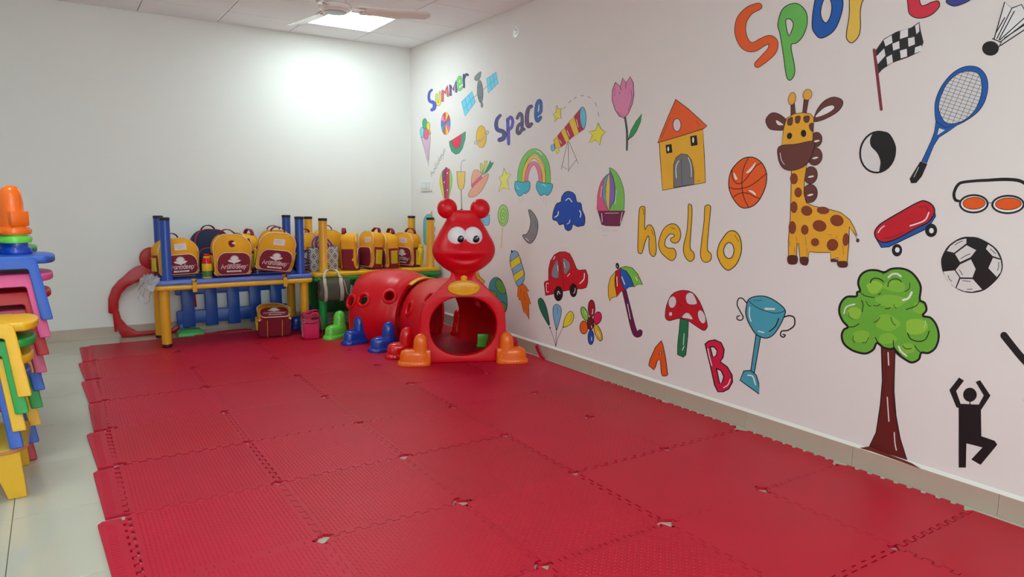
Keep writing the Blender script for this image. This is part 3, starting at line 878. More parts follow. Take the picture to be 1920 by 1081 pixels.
    if handle:
        hp = [(.055 * cos(R(a)), D_ * .28, H_ * .975 + .045 * sin(R(a))) for a in range(0, 181, 15)]
        h_ = MB().tube(hp, 0, flat=(.03, .007), up=Vector((0, 1, 0))); h2 = MB()
        h_ = MB()
        rings = []
        for x, y, z in hp:
            a = math.atan2(z - H_ * .975, x); n_ = Vector((cos(a), 0, sin(a)))
            c = Vector((x, y, z))
            rings.append([c + n_ * s1 * .0035 + Vector((0, s2 * .016, 0)) for s1, s2 in ((-1, -1), (1, -1), (1, 1), (-1, 1))])
        h_.loft(rings); mk(h_, 'handle', lo, t, .001, 1)
    for sx in (-1, 1) if straps else ():
        st = [(sx * .06, D_ * .5, H_ * .93), (sx * .075, D_ * .5 + .035, H_ * .8), (sx * .085, D_ * .5 + .045, H_ * .5), (sx * .10, D_ * .5 + .02, H_ * .2), (sx * .11, D_ * .5, H_ * .08)]
        s_ = MB().tube(spline(st, False, 4), 0, flat=(.042, .009), up=Vector((0, 1, 0)))
        mk(s_, 'shoulder_strap', up, t, .002, 1)
    return t
G1 = 'school bags on the tables'
ZS = ZT + .012
bag('yellow and maroon school bag slumped behind the left blue table legs', (-2.26, -.475, ZS + .010), 10, .29, .285, .16, lean=-3, patch='label', seed=3, open_=.5)
bag('yellow and maroon school bag with a maroon badge, standing beside the red-capped bottle', (-1.862, -.565, ZS), 0, .28, .325, .14, lean=-2, patch='badge', seed=1)
bag('yellow and maroon school bag tilted clockwise, overhanging the blue tabletop edge', (-1.545, -.615, ZS + .034), -8, .28, .315, .14, lean=4, roll=8, patch='label', seed=2)
bag('yellow school bag lying back against the wall behind the badged bag', (-1.716, -.34, ZS), -70, .22, .315, .12, lean=-5, patch=None, logo=False, seed=4, pt=.02)
bag('yellow school bag with maroon top handle behind the tilted bag', (-1.47, -.36, ZS), -10, .25, .345, .12, lean=-3, patch=None, seed=6, pt=.025)
bag('navy backpack with red zips leaning on the wall behind the badged bag', (-1.955, -.31, ZS + .006), 8, .27, .345, .13, lean=-5, patch=None, logo=False, mats=(navy_m, mat('bag_black', (20, 22, 30), .7, .1, 14, .3, 500), navy_m), mesh_side=(), seed=9, pip=mat('red_zip', (200, 30, 40), .5), pt=.025)
bag('yellow and maroon school bag half hidden behind the right blue table leg', (-1.205, -.37, ZS), 4, .20, .31, .11, lean=-2, patch=None, seed=5, mesh_side=(), pt=.025)
bag('yellow school bag with a raised handle behind the patterned tote', (-.965, -.30, ZS), -6, .25, .335, .12, patch=None, logo=False, seed=7, pocket=False, mesh_side=())
bag('school bag seen from its side, plain yellow over maroon, right of the tote', (-.85, -.53, ZS), 65, .20, .315, .13, patch=None, logo=False, seed=8, mesh_side=(), pt=.02)
bag('school bag turned left with lime side pocket, second from the patterned tote', (-.648, -.53, ZS), -78, .22, .325, .11, lean=-5, patch='label', logo=False, seed=10, pt=.02)
bag('school bag turned left with wide lime side pocket, third from the patterned tote', (-.470, -.53, ZS), -88, .22, .31, .115, lean=1, patch='label', logo=False, seed=11, pt=.02)
b11 = bag('school bag with a yellow bottle in its side pocket by the right yellow leg', (-.262, -.50, ZS), -62, .22, .305, .125, lean=-2, patch='label', seed=12, pt=.025)
# red details of the navy bag
# black strap buckle hanging on the bag behind
b = MB().tube(spline([(-1.705, -.455, ZT + .29), (-1.70, -.475, ZT + .25), (-1.695, -.48, ZT + .2), (-1.69, -.48, ZT + .15)], False, 4), 0, flat=(.035, .006), up=Vector((0, 1, 0)))
tag(b.obj('buckle_strap', dark_m), 'black buckle strap hanging down between the badged and tilted bags', 'strap')

# --- bottles
def bottle(label, loc, cap_rgb, body_rgb, h=.165, r=.03, rot=(0, 0, 0), name='water_bottle', shoulder=None, band=None):
    t = thing(name, label, 'bottle', loc, rot, 'water bottles')
    bm_ = mat('bottle_%d_%d_%d' % body_rgb, body_rgb, .3, .06, 12); cm = mat('bottlecap_%d_%d_%d' % cap_rgb, cap_rgb, .25, .04, 12)
    MB().lathe([(.002, 0), (r * .92, 0), (r, .006), (r, h * .5), (r * .96, h * .62), (r * .8, h * .72)], 24).obj('body', bm_, t)
    MB().lathe([(r * 1.0, h * .60), (r * .98, h * .66), (r * .72, h * .82), (r * .62, h * .84)], 24).obj('shoulder', mat('bottlecap_%d_%d_%d' % (shoulder or cap_rgb), shoulder or cap_rgb, .25), t)
    MB().lathe([(r * .66, h * .83), (r * .68, h * .84), (r * .66, h * .90), (r * .6, h * .91)], 24).obj('neck_ring', bm_, t)
    MB().lathe([(r * .62, h * .90), (r * .64, h * .91), (r * .62, h * .99), (.002, h)], 24).obj('cap', cm, t)
    if band: MB().lathe([(r * 1.004, h * .06), (r * 1.008, h * .07), (r * 1.008, h * .28), (r * 1.004, h * .3)], 24).obj('printed_band', mat('bottle_band', band, .35, .5, 60), t)
    return t
bottle('red and yellow water bottle standing between two school bags', (-2.055, -.63, ZT + .001), (214, 20, 24), (240, 192, 20), .190, .037, band=(70, 120, 70))
bottle('yellow water bottle stuck in the side pocket of the right-hand bag', (-.205, -.60, ZT + .02), (232, 214, 30), (222, 190, 20), .19, .036, (0, R(8), 0), shoulder=(226, 200, 24))

# --- patterned tote with purple handles
def tote_mat():
    m = bpy.data.materials.new('tote_print'); m.use_nodes = True; nt = m.node_tree; N = nt.nodes; L = nt.links
    tc = N.new('ShaderNodeTexCoord'); sp = N.new('ShaderNodeSeparateXYZ'); L.new(tc.outputs['Object'], sp.inputs[0])
    def math_(op, a, b=None):
        n = N.new('ShaderNodeMath'); n.operation = op
        for i, q in enumerate((a, b)):
            if q is None: continue
            if isinstance(q, (int, float)): n.inputs[i].default_value = q
            else: L.new(q, n.inputs[i])
        return n.outputs[0]
    fx = math_('ABSOLUTE', math_('SUBTRACT', math_('FRACT', math_('MULTIPLY', sp.outputs[0], 1 / .062)), .5))
    fz = math_('ABSOLUTE', math_('SUBTRACT', math_('FRACT', math_('MULTIPLY', sp.outputs[2], 1 / .088)), .5))
    d = math_('ADD', fx, fz)
    cr = N.new('ShaderNodeValToRGB'); cr.color_ramp.interpolation = 'CONSTANT'
    cols = [(0, (60, 54, 56)), (.13, (176, 170, 168)), (.24, (92, 84, 84)), (.38, (222, 218, 216)), (.5, (120, 104, 100)), (.62, (200, 196, 194)), (.74, (84, 74, 74)), (.88, (188, 172, 160))]
    e = cr.color_ramp.elements
    while len(e) < len(cols): e.new(.5)
    for q, (p_, c) in zip(e, cols): q.position = p_; q.color = (*lin(c), 1)
    L.new(d, cr.inputs[0]); L.new(cr.outputs[0], N['Principled BSDF'].inputs['Base Color']); N['Principled BSDF'].inputs['Roughness'].default_value = .7
    return m
tt = thing('tote_bag', 'grey diamond-patterned tote bag with purple handles', 'bag', (-1.097, -.545, ZT + .001), (0, 0, R(-3)), G1)
b = MB(); rings = []
for z, w, d_ in ((0, .225, .10), (.01, .24, .11), (.08, .25, .12), (.15, .255, .10), (.205, .262, .085), (.21, .262, .08)):
    rings.append([(x + .003 * sin(60 * z + 9 * y), y, z + (.006 * sin(20 * x) if z > .2 else 0)) for x, y in rrect(w, d_, .018, 4)])
b.loft(rings, cap1=False)
b.obj('body', tote_mat(), tt)
pur = mat('purple_cord', (104, 62, 180), .5, .06, 20)
for yy, dx, tl in ((-.025, -.01, .2), (.02, .03, -.25)):
    pth = spline([(-.075 + dx, yy, .19), (-.085 + dx, yy - .005, .25), (-.05 + dx, yy - .01, .30), (.0 + dx, yy, .285), (.04 + dx, yy, .25), (.07 + dx, yy, .195)], False, 5)
    MB().tube(pth, .0075, 8).obj('handle', pur, tt)
pth = spline([(-.06, -.04, .235), (-.03, -.045, .265), (.015, -.045, .235), (.0, -.045, .2), (-.045, -.045, .2)], True, 5)
MB().tube(pth, .006, 8, True).obj('handle_loop', pur, tt)
MB().box((.085, -.042, .185), (.022, .004, .014)).obj('tag', mat('aqua_tag', (120, 210, 220), .4), tt, .001, 1)

# --- olive duffel hanging from the yellow leg
ol = mat('olive_cloth', (84, 84, 68), .75, .12, 12, .3, 500); cream = mat('cream_webbing', (196, 182, 162), .7, .08, 30)
du = thing('duffel_bag', 'olive green duffel bag with cream straps hanging over the table edge', 'bag', (-1.09, -.80, .305), (R(3), 0, R(-6)))
b = MB(); rings = []
for k in range(15):
    x = -.125 + .25 * k / 14; e = 1 - .12 * abs(2 * k / 14 - 1) ** 3
    rings.append([(x + .004 * sin(7 * a), .062 * e * math.copysign(abs(cos(a)) ** .8, cos(a)), .095 + .1 * e * math.copysign(abs(sin(a)) ** .8, sin(a)) + .004 * sin(5 * a + 3 * k)) for a in [2 * pi * j / 28 for j in range(28)]])
b.loft(rings); b.obj('body', ol, du, 0, 1, 60)
for x, w in ((-.085, .026), (.05, .030)):
    pth = [(x, .02, .2), (x, -.03, .198), (x - .004, -.058, .16), (x + .003, -.0665, .1), (x + .005, -.06, .04), (x + .006, -.03, -.002)]
    MB().tube(spline(pth, False, 4), 0, flat=(w, .004), up=Vector((1, 0, 0)).cross(Vector((0, 0, 1)))).obj('strap', cream, du)
    MB().tube(spline([(x, .0, .2), (x * .8, .03, .235), (x * .5, .06, .25), (x * .2, .10, .247)], False, 4), 0, flat=(.02, .004)).obj('hanging_strap', cream, du)
MB().tube(spline([(.07, -.045, .18), (.085, -.062, .12), (.1, -.06, .06), (.13, -.045, .05)], False, 5), .004, 6).obj('cord', cream, du)
MB().tube([(-.12, -.03, .196), (.0, -.034, .199), (.12, -.03, .194)], .004, 6).obj('zip', zip_m, du)

# --- pink lunch bag on the mats
pk = mat('pink_cloth', (214, 22, 88), .6, .12, 12, .3, 400); pk2 = mat('pink_dark', (168, 14, 62), .6, .1); flo = mat('floral_cloth', (200, 150, 170), .7, .6, 60)
lb = thing('lunch_bag', 'bright pink lunch bag with flap and strap standing on the mat', 'bag', (-1.315, -.865, ZB), (0, 0, R(-12)))
b = MB(); rings = []
for z, w, d_ in ((0, .118, .1), (.008, .13, .11), (.08, .134, .115), (.15, .132, .112), (.175, .126, .105)):
    rings.append([(x + .002 * sin(50 * z), y, z) for x, y in rrect(w, d_, .016, 4)])
b.loft(rings); b.obj('body', pk, lb, 0, 1, 50)
MB().box((-.068, 0, .075), (.004, .085, .125)).obj('floral_side_panel', flo, lb, .001, 1)
b = MB().loft([[(x, y, .172) for x, y in rrect(.136, .114, .016, 4)], [(x, y, .195) for x, y in rrect(.14, .118, .016, 4)], [(x * .95, y * .9, .205) for x, y in rrect(.14, .118, .016, 4)]])
b.obj('flap', pk2, lb, 0, 1, 50)
MB().tube(spline([(-.06, -.03, .2), (-.02, -.02, .222), (.04, .0, .232), (.06, .02, .222)], False, 5), 0, flat=(.03, .006)).obj('top_handle', pk, lb)
MB().tube(spline([(.0, -.05, .20), (.03, -.062, .215), (.06, -.05, .2), (.085, -.02, .14), (.092, .0, .06), (.085, .01, .01)], False, 5), 0, flat=(.024, .005), up=Vector((1, 0, 0))).obj('shoulder_strap', pk, lb)
MB().tube(spline([(-.055, -.0565, .135), (0, -.06, .128), (.055, -.0565, .136)], False, 5), .0035, 6).obj('pocket_piping', mat('dark_piping', (60, 30, 60), .6), lb)
MB().tube(spline([(.0, -.057, .165), (.028, -.061, .178), (.056, -.057, .17), (.028, -.061, .166)], True, 5), .004, 6, True).obj('handle_slot', mat('slot_dark', (40, 8, 20), .7), lb)
MB().tube([(-.058 + .011 * cos(R(a)), -.062, .155 + .016 * sin(R(a))) for a in range(0, 360, 30)], .003, 6, True).obj('ring', steel_m, lb)

# --- maroon and yellow bag lying on its back on the mats
fb = bag('maroon and yellow school bag lying on its back under the table', (-1.42, -.735, ZB + .012), 176, .255, .30, .125, patch=None, logo=True, seed=14, handle=False, straps=False, mesh_side=(-1,), group='bags on the floor')
fb.rotation_euler = (R(-72), R(0), R(-9)); fb.location = (-1.565, -.715, ZB + .078)
for x in (-.062, .055):
    MB().tube([(x, .075, .03), (x, .066, -.004), (x, .0, -.006), (x, -.066, -.004), (x, -.07, .02)], 0, flat=(.026, .004), up=Vector((1, 0, 0))).obj('yellow_tape', strap_y, fb)
# ================================================================ spare panels leaning on the back wall
rp = mat('red_panel_plastic', (190, 14, 20), .35, .06, 5)
YB_ = -.045
def back_xz(px, py): q = on_back(px, py, YB_); return (q.x, q.z)
cxm = back_xz(285, 520)[0]
lft = [(228, 632), (222, 618), (220, 616), (218, 622), (215, 621), (211, 588), (203, 586), (203, 560), (210, 540), (222, 526), (231, 519), (240, 510), (252, 501), (266, 497), (270, 494)]
half = [back_xz(*q) for q in lft]
half[0] = (half[0][0], .004)
# ball on the crown
bc = back_xz(284, 484)
outer = half + [(2 * cxm - x, z) for x, z in reversed(half)]
inn_px = [(258, 622), (240, 612), (227, 597), (222, 580), (222, 565), (227, 550), (238, 538), (252, 530), (268, 526), (285, 524)]
ih = [back_xz(*q) for q in inn_px]
inner = ih + [(2 * cxm - x, z) for x, z in reversed(ih[:-1])]
rz = thing('tunnel_end_panel', 'dark red arched plastic panel with a round knob leaning on the back wall', 'play panel', (cxm, YB_, .001))
Mb = Matrix(((1, 0, 0, 0), (0, 0, -1, 0), (0, 1, 0, 0), (0, 0, 0, 1)))
MB().prism([(x - cxm, z) for x, z in outer], -.02, .02, Mb, holes=[[(x - cxm, z) for x, z in inner]]).obj('arch', rp, rz, .006, 2, 40)
MB().prism(ellp(0, bc[1], .087, .092, 0, 32), -.024, .024, Mb).obj('knob', rp, rz, .012, 3, 40)
r_ = MB(); r_.tube([(-.16, -.022, .44), (-.10, -.024, .485), (-.04, -.024, .505)], .006, 8); r_.obj('raised_rib', rp, rz)

def fence(label, loc, rz_, w, h, n, m, pick_w=.078, group=None, tilt=-6):
    t = thing('picket_fence', label, 'play fence', loc, (R(tilt), 0, R(rz_)), group)
    for z0, z1, nm in ((.085, .20, 'lower_rail'),):
        MB().prism(rrect(w, z1 - z0, .015, 3, 0, (z0 + z1) / 2), -.017, .017, Mb).obj(nm, m, t, .005, 2)
    MB().prism(rrect(w, .06, .012, 3, 0, h * .82), -.016, .016, Mb).obj('upper_rail', m, t, .005, 2)
    for k in range(n):
        x = -w / 2 + w * (k + .5) / n
        P = [(x - pick_w / 2, .055), (x + pick_w / 2, .055), (x + pick_w / 2, h - .04), (x + pick_w * .3, h), (x - pick_w * .3, h), (x - pick_w / 2, h - .04)]
        MB().prism(P, -.02, .02, Mb).obj('picket', m, t, .006, 2)
    for sx in (-1, 1):
        MB().prism([(sx * (w / 2 - .035) - .02, 0), (sx * (w / 2 - .035) + .02, 0), (sx * (w / 2 - .035) + .02, .1), (sx * (w / 2 - .035) - .02, .1)], -.014, .014, Mb).obj('peg', m, t, .004, 1)
    return t
fblu = mat('fence_blue', (14, 78, 170), .35, .06, 5); fgrn = mat('fence_green', (24, 96, 40), .4, .06, 5)
fence('blue plastic picket fence panel leaning behind the yellow table', (-1.765, -.135, .0), 0, .92, .44, 5, fblu, .10)
fence('dark green picket fence panel standing behind the green table', (-.62, -.135, .0), 0, 1.0, .44, 5, fgrn, .09)
b = MB().loft([[(x, y, z) for x, y in rrect(w, d_, .012, 3)] for z, w, d_ in ((0, .205, .12), (.02, .205, .12), (.05, .165, .09), (.053, .15, .08))])
ff = b.obj('plastic_stand', mat('foot_green', (60, 178, 88), .35, .05), None, 0, 1, 40); ff.location = (-2.14, -.215, .001); tag(ff, 'flat light green plastic fence foot on the floor under the table', 'fence foot')
bb = MB(); bb.tube([(-.02, -.04, .054), (-.02, .04, .054)], .004, 6); bb.tube([(.02, -.04, .054), (.02, .04, .054)], .004, 6); bb.obj('socket_ridge', mat('foot_green', (60, 178, 88)), ff)
t = thing('toy_boot', 'blue plastic tunnel boot on the mats behind the pink lunch bag', 'toy boot', (-1.15, -.42, ZB), (0, 0, 0), 'loose tunnel boots')
boot_parts(t, blu_pl)

# ================================================================ stacked chairs on the left
def chair_mats(nm, rgb): return mat('chair_' + nm, rgb, .42, .05, 6, .08, 300)
CH = dict(blue=chair_mats('blue', (44, 92, 190)), pink=chair_mats('pink', (228, 84, 146)), rose=chair_mats('rose', (206, 84, 116)), red=chair_mats('red', (186, 10, 20)), green=chair_mats('green', (34, 160, 66)), yellow=chair_mats('yellow', (242, 184, 24)))
SEAT = .280
_cm = {}
def chair_meshes():
    if _cm: return _cm
    # seat: slab with rounded front (front is +x), near edge rolled down
    P = []
    for k in range(13):
        a = R(-90 + 180 * k / 12); P.append((.075 + .085 * cos(a) ** .8 if cos(a) > 0 else .075, .155 * sin(a)))
    P = [(-.17, -.115), (.05, -.126)] + [(.055 + .085 * max(0, cos(R(-70 + 140 * k / 10))) ** .7, .126 * sin(R(-70 + 140 * k / 10)) / sin(R(70))) for k in range(11)] + [(.05, .126), (-.17, .115)]
    Q = []
    for q in P:
        if not Q or (q[0] - Q[-1][0]) ** 2 + (q[1] - Q[-1][1]) ** 2 > 1e-6: Q.append(q)
    b = MB().prism(Q, SEAT - .036, SEAT)
    _cm['seat'] = b.mesh('seat', .010, 3, 40)
    # A-shaped side frame in xz
    outer = [(-.30, 0), (-.262, 0), (-.075, SEAT - .055), (.020, SEAT - .055), (.028, SEAT - .06), (.058, 0), (.102, 0), (.102, .012), (.062, SEAT - .018), (.052, SEAT - .006), (.04, SEAT), (-.085, SEAT), (-.10, SEAT - .006), (-.30, .012)]
    for sg, key in ((-1, 'frame_near'), (1, 'frame_far')):
        b = MB().prism(outer, -.0095, .0095, Mb)
        b.warp(lambda p: (p.x, p.y + sg * (.12 + (SEAT - p.z) * .3), p.z))
        _cm[key] = b.mesh('side_frame', .005, 3, 40)
    # backrest: curved board with a hand slot
    o = spline([(a, c, 0) for a, c in S('-.112,0 -.12,.12 -.105,.22 -.06,.265 0,.275 .06,.265 .105,.22 .12,.12 .112,0')], True, 4)
    hole = rrect(.10, .035, .016, 4, 0, .205)
    b = MB().prism([(q[0], q[1]) for q in o], -.012, .012, Matrix(((0, 0, 1, 0), (1, 0, 0, 0), (0, 1, 0, 0), (0, 0, 0, 1))), holes=[hole])
    b.warp(lambda p: (p.x - .19 - .22 * p.z + .5 * p.y * p.y, p.y, p.z + SEAT - .03))
    _cm['back'] = b.mesh('backrest', .005, 2, 40)
    return _cm
def chair(colr, label, loc, rz_=0, group=None):
    c = chair_meshes(); m = CH[colr]
    t = thing('kids_chair', label, 'chair', loc, (0, 0, R(rz_)), group)
    for nm, key, off in (('seat', 'seat', (0, 0, 0)), ('side_frame', 'frame_near', (0, 0, 0)), ('side_frame', 'frame_far', (0, 0, 0)), ('backrest', 'back', (0, 0, 0))):
        me = c[key].copy(); me.materials.clear()
        o = link(nm, me, m, t); o.location = off
    return t
PIT = .0795
stack = [('blue', 'light blue plastic kids chair on top of the tall stack, under the boots'), ('pink', 'bright pink plastic kids chair second from the top of the tall stack'), ('red', 'deep red plastic kids chair third from the top of the tall stack'), ('rose', 'dull pink plastic kids chair fourth from the top of the tall stack'), ('blue', 'blue plastic kids chair below the dull pink one in the tall stack'), ('green', 'green plastic kids chair low in the tall stack'), ('yellow', 'yellow plastic kids chair near the bottom of the tall stack'), ('blue', 'blue plastic kids chair second from the floor in the tall stack'), ('red', 'red plastic kids chair at the bottom of the tall stack')]
ns = len(stack)
for k, (c, lab) in enumerate(stack):
    lvl = ns - 1 - k
    chair(c, lab, (-3.285 + .0125 * lvl, -2.62, .002 + PIT * lvl), 4, 'tall stack of kids chairs')
# another tall stack just behind it
for k, (c, lab) in enumerate([('green', 'mint green kids chair topping the stack behind the light blue chair'), ('red', 'red kids chair under the mint green one in the rear stack'), ('blue', 'blue kids chair in the rear stack with feet showing'), ('red', 'red kids chair low in the rear stack'), ('blue', 'blue kids chair second from the bottom of the rear stack'), ('yellow', 'yellow kids chair second from the floor in the rear stack'), ('blue', 'blue kids chair at the bottom of the rear stack')]):
    lvl = 6 - k
    m_ = chair(c, lab, (-3.335 + .0125 * lvl, -2.18,   .002 + .108 * lvl), 4, 'rear stack of kids chairs')
# wooden stool in front with a second stack on it
st_y = mat('stool_yellow', (232, 178, 40), .4, .06, 8); ply = mat('plywood_edge', (196, 128, 78), .5, .12, 30); ply_top = mat('stool_top', (214, 182, 62), .4, .08, 10)
SZ = .205
sto = thing('wooden_stool', 'low yellow wooden stool with a plywood-edged seat under stacked chairs', 'stool', (-3.40, -3.06, .001))
P = rrect(.44, .42, .07, 6)
MB().prism(P, SZ - .018, SZ - .002).obj('seat_edge', ply, sto, .002, 1)
MB().prism(rrect(.432, .412, .068, 6), SZ - .002, SZ).obj('seat_top', ply_top, sto)
for sx in (-1, 1):
    for sy in (-1, 1):
        x0 = sx * .205
        MB().prism([(x0, 0), (x0 - sx * .062, 0), (x0 - sx * .115, SZ - .018), (x0 - sx * .012, SZ - .018)], -.009, .009, TR(0, sy * .19, 0) @ Mb).obj('leg', st_y, sto, .002, 1)
stack2 = [('yellow', 'yellow kids chair on top of the low stack in front'), ('green', 'green kids chair second from the top of the low stack in front'), ('yellow', 'yellow kids chair in the middle of the low stack on the stool'), ('blue', 'blue kids chair resting its feet on the wooden stool')]
for k, (c, lab) in enumerate(stack2):
    lvl = 3 - k
    chair(c, lab, (-3.295 + .013 * lvl, -3.06, SZ + .003 + .068 * lvl), 0, 'low stack of kids chairs')
# boots piled on the top chair
bz = .002 + PIT * (ns - 1) + SEAT + .001
for k, (m, nm, dz, lab) in enumerate(((blu_pl, 'blue', 0, 'blue plastic boot at the bottom of the boot pile on the chairs'), (grn_pl, 'light green', .052, 'light green plastic boot in the middle of the boot pile'), (org_pl, 'orange', .090, 'orange plastic boot on top of the boot pile on the chairs'))):
    t = thing('toy_boot', lab, 'toy boot', (-3.165, -2.64, bz + dz), (0, 0, R(-62)), 'boots piled on the chairs')
    o = boot_parts(t, m, shaft=(k == 2))
    if k == 2: MB().box((-.03, 0, .072), (.06, .075, .066)).obj('clip_block', m, o, .004, 2)
# ================================================================ mural painted on the right-hand wall
PG = 1.35
def paint(rgb):
    return mat('paint_%02x%02x%02x' % rgb, rgb, .5, .07, 9, .06, 120, gain=PG)
BLK = (16, 14, 18); WHT = (222, 218, 218)
INK = paint(BLK)
class Pic:
    """one painted picture; points are read in a view of the wall (x0, y0, scale) and laid on the wall plane"""
    def __init__(s, name, label, frame, cat='wall painting', group='painted mural pictures'):
        s.n, s.lab, s.fr, s.cat, s.g = name, label, frame, cat, group
        s.parts = []; s.k = 1; s.acc = {}
    def P(s, q, k):
        x0, y0, sc = s.fr
        return on_wall(x0 + q[0] / sc, y0 + q[1] / sc, -.0006 - .00006 * k)
    def _pts(s, pts, sm, closed=True, n=5):
        if isinstance(pts, str): pts = S(pts)
        if sm: return [(q.x, q.y) for q in spline([(a, b, 0) for a, b in pts], closed, n)]
        return list(pts)
    def f(s, part, rgb, pts, sm=True, ol=1.6, holes=(), olc=BLK):
        """filled shape with a brush outline of ol image pixels"""
        p = s._pts(pts, sm); hs = [s._pts(h, sm) for h in holes]
        V, F = fill2(p, hs); s.k += 1
        s.parts.append((part, rgb, [s.P(v, s.k) for v in V], F))
        if ol:
            for loop in [p] + hs: s._stroke(list(loop) + [loop[0]], 1.35 * ol * s.fr[2], olc, 'outline')
        return s
    def e(s, part, rgb, cx, cy, rx, ry, rot=0, ol=1.6, holes=()): return s.f(part, rgb, ellp(cx, cy, rx, ry, rot), False, ol, holes)
    def _stroke(s, p, w, rgb, part):
        V, F = stroke2(p, w); key = (part, rgb)
        s.acc.setdefault(key, MB()).add([s.P(v, s.k + .5) for v in V], F)
    def l(s, pts, w=1.6, rgb=BLK, sm=True, part=None):
        """brush line, w in image pixels"""
        s.k += .15
        if rgb != BLK:
            V, F = stroke2(s._pts(pts, sm, False), w * s.fr[2]); s.parts.append((part or ("highlight" if rgb == WHT else "line"), rgb, [s.P(v, s.k + .5) for v in V], F)); return s
        s._stroke(s._pts(pts, sm, False), w * s.fr[2], rgb, part or ('outline' if rgb == BLK else 'line'))
        return s
    def b(s, part, rgb, pts, w, ol=1.4, sm=True):
        """broad brush stroke with outline, w in view pixels (may be a list)"""
        p = s._pts(pts, sm, False)
        if isinstance(w, list):
            ww = []
            for i in range(len(p)):
                t = i / (len(p) - 1) * (len(w) - 1); a = int(min(t, len(w) - 2)); ww.append(w[a] + (w[a + 1] - w[a]) * (t - a))
        else: ww = [w] * len(p)
        s.k += 1
        if ol:
            V, F = stroke2(p, [a + 2.5 * ol * s.fr[2] for a in ww]); s.acc.setdefault(('outline', BLK), MB()).add([s.P(v, s.k - .5) for v in V], F)
        V, F = stroke2(p, ww)
        s.parts.append((part, rgb, [s.P(v, s.k) for v in V], F))
        return s
    def done(s):
        allv = [v for _, _, V, _ in s.parts for v in V] + [v for m in s.acc.values() for v in m.v]
        lo = [min(v[i] for v in allv) for i in range(3)]; hi = [max(v[i] for v in allv) for i in range(3)]
        c = Vector((0, (lo[1] + hi[1]) / 2, lo[2]))
        t = thing(s.n, s.lab, s.cat, c, group=s.g)
        for nm, rgb, V, F in s.parts:
            MB().add([v - c for v in V], F).obj(nm, paint(rgb), t)
        for (nm, rgb), m in s.acc.items():
            m.v = [v - c for v in m.v]
            me = m.mesh(nm); link(nm, me, paint(rgb), t)
        return t
A_ = (770, 120, 5.404); B_ = (770, 280, 5.404); C_ = (900, 440, 4.7); D_ = (1000, 120, 4.5056); E_ = (1000, 320, 4.5048); F_ = (1120, 480, 3.86)
G_ = (1340, 0, 3.3103); H_ = (1400, 150, 3.0019); I_ = (1540, 480, 2.5737); J_ = (780, 360, 6.006)

LG = 'painted words'
q = Pic('painted_word', 'painted word Summer in multicoloured letters near the corner', A_, 'wall lettering', LG)
q.b('letter_s', (70, 80, 190), '214,262 190,290 184,345 197,378 228,388 243,412 236,450 215,464', [16, 18, 20, 24, 30, 32, 30, 26], .5)
q.b('letter_u', (235, 196, 66), '266,305 263,365 272,408 290,402 297,365 296,285', [12, 16, 22, 22, 18, 14], .5)
q.b('letter_m', (226, 84, 92), '324,372 326,262 350,302 368,222 378,320', 17, .5, False)
q.b('letter_m', (112, 76, 142), '405,312 402,210 432,268 456,170 462,278', 19, .5, False)
q.b('letter_e', (100, 205, 104), '480,212 512,192 510,142 492,132 476,178 478,240 498,262 520,235', 16, .5)
q.b('letter_r', (64, 70, 116), '541,234 538,110', 15, .5); q.b('letter_r_arm', (64, 70, 116), '540,150 562,104 580,112', 15, .5); q.done()
q = Pic('painted_word', 'painted word Space in purple and blue letters', A_, 'wall lettering', LG)
q.b('letter_s', (70, 72, 138), '908,520 876,560 866,620 882,665 930,682 950,705 940,750 902,768', [22, 28, 32, 34, 36, 36, 40, 38], .6)
q.b('letter_p', (88, 76, 190), '983,560 988,690 993,808', [24, 28, 22], .6); q.b('letter_p_bowl', (88, 76, 190), '985,568 1014,536 1034,580 1022,640 992,665', 22, .6)
q.b('letter_a', (88, 74, 118), '1080,548 1104,502 1126,520 1130,600 1130,655 1148,660', 24, .6); q.b('letter_a_bowl', (88, 74, 118), '1122,598 1088,630 1080,690 1100,702 1128,660', 24, .6)
q.b('letter_c', (98, 66, 112), '1222,428 1198,444 1180,500 1178,590 1196,632 1224,606', [28, 30, 34, 36, 32, 26], .6)
q.b('letter_e', (34, 92, 172), '1284,512 1318,478 1318,388 1298,372 1276,420 1268,530 1286,578 1316,540', 26, .6); q.done()
q = Pic('painted_word', 'painted yellow word hello with black outline', E_, 'wall lettering', LG)
YO = (226, 168, 34)
q.f('letter_h', YO, '905,306 935,302 944,330 941,492 966,460 997,462 1024,520 1038,640 1034,700 1014,724 986,700 976,640 977,566 966,552 944,602 920,688 900,698 883,670 886,500 893,350', ol=1.0)
q.f('letter_e', YO, '1195,610 1165,597 1158,572 1180,562 1192,548 1178,534 1150,536 1116,580 1112,628 1140,652 1185,655 1205,690 1200,730 1175,757 1140,745 1082,692 1058,632 1066,570 1100,492 1150,452 1200,452 1235,490 1245,550 1226,598', ol=1.0)
q.f('letter_l', YO, '1309,292 1322,282 1338,300 1340,380 1330,520 1325,650 1355,690 1358,735 1330,765 1295,745 1270,690 1271,620 1295,520 1306,400', ol=1.0)
q.f('letter_l', YO, '1450,300 1475,287 1497,302 1494,360 1480,500 1470,660 1500,700 1500,750 1465,772 1430,760 1412,710 1420,600 1440,450 1446,340', ol=1.0)
q.f('letter_o', YO, '1600,570 1640,520 1685,505 1730,535 1755,600 1755,690 1720,780 1670,830 1630,835 1580,780 1553,700 1570,620', ol=1.2, holes=['1625,625 1650,605 1680,620 1695,670 1680,725 1650,740 1620,720 1607,670'])
q.l('918,318 930,330 932,370', .8).l('998,500 1015,545', .8).l('1165,480 1195,490', .8).l('1700,540 1735,600', .8).done()
q = Pic('painted_word', 'large painted word Sports in bright letters along the top of the wall', G_, 'wall lettering', LG)
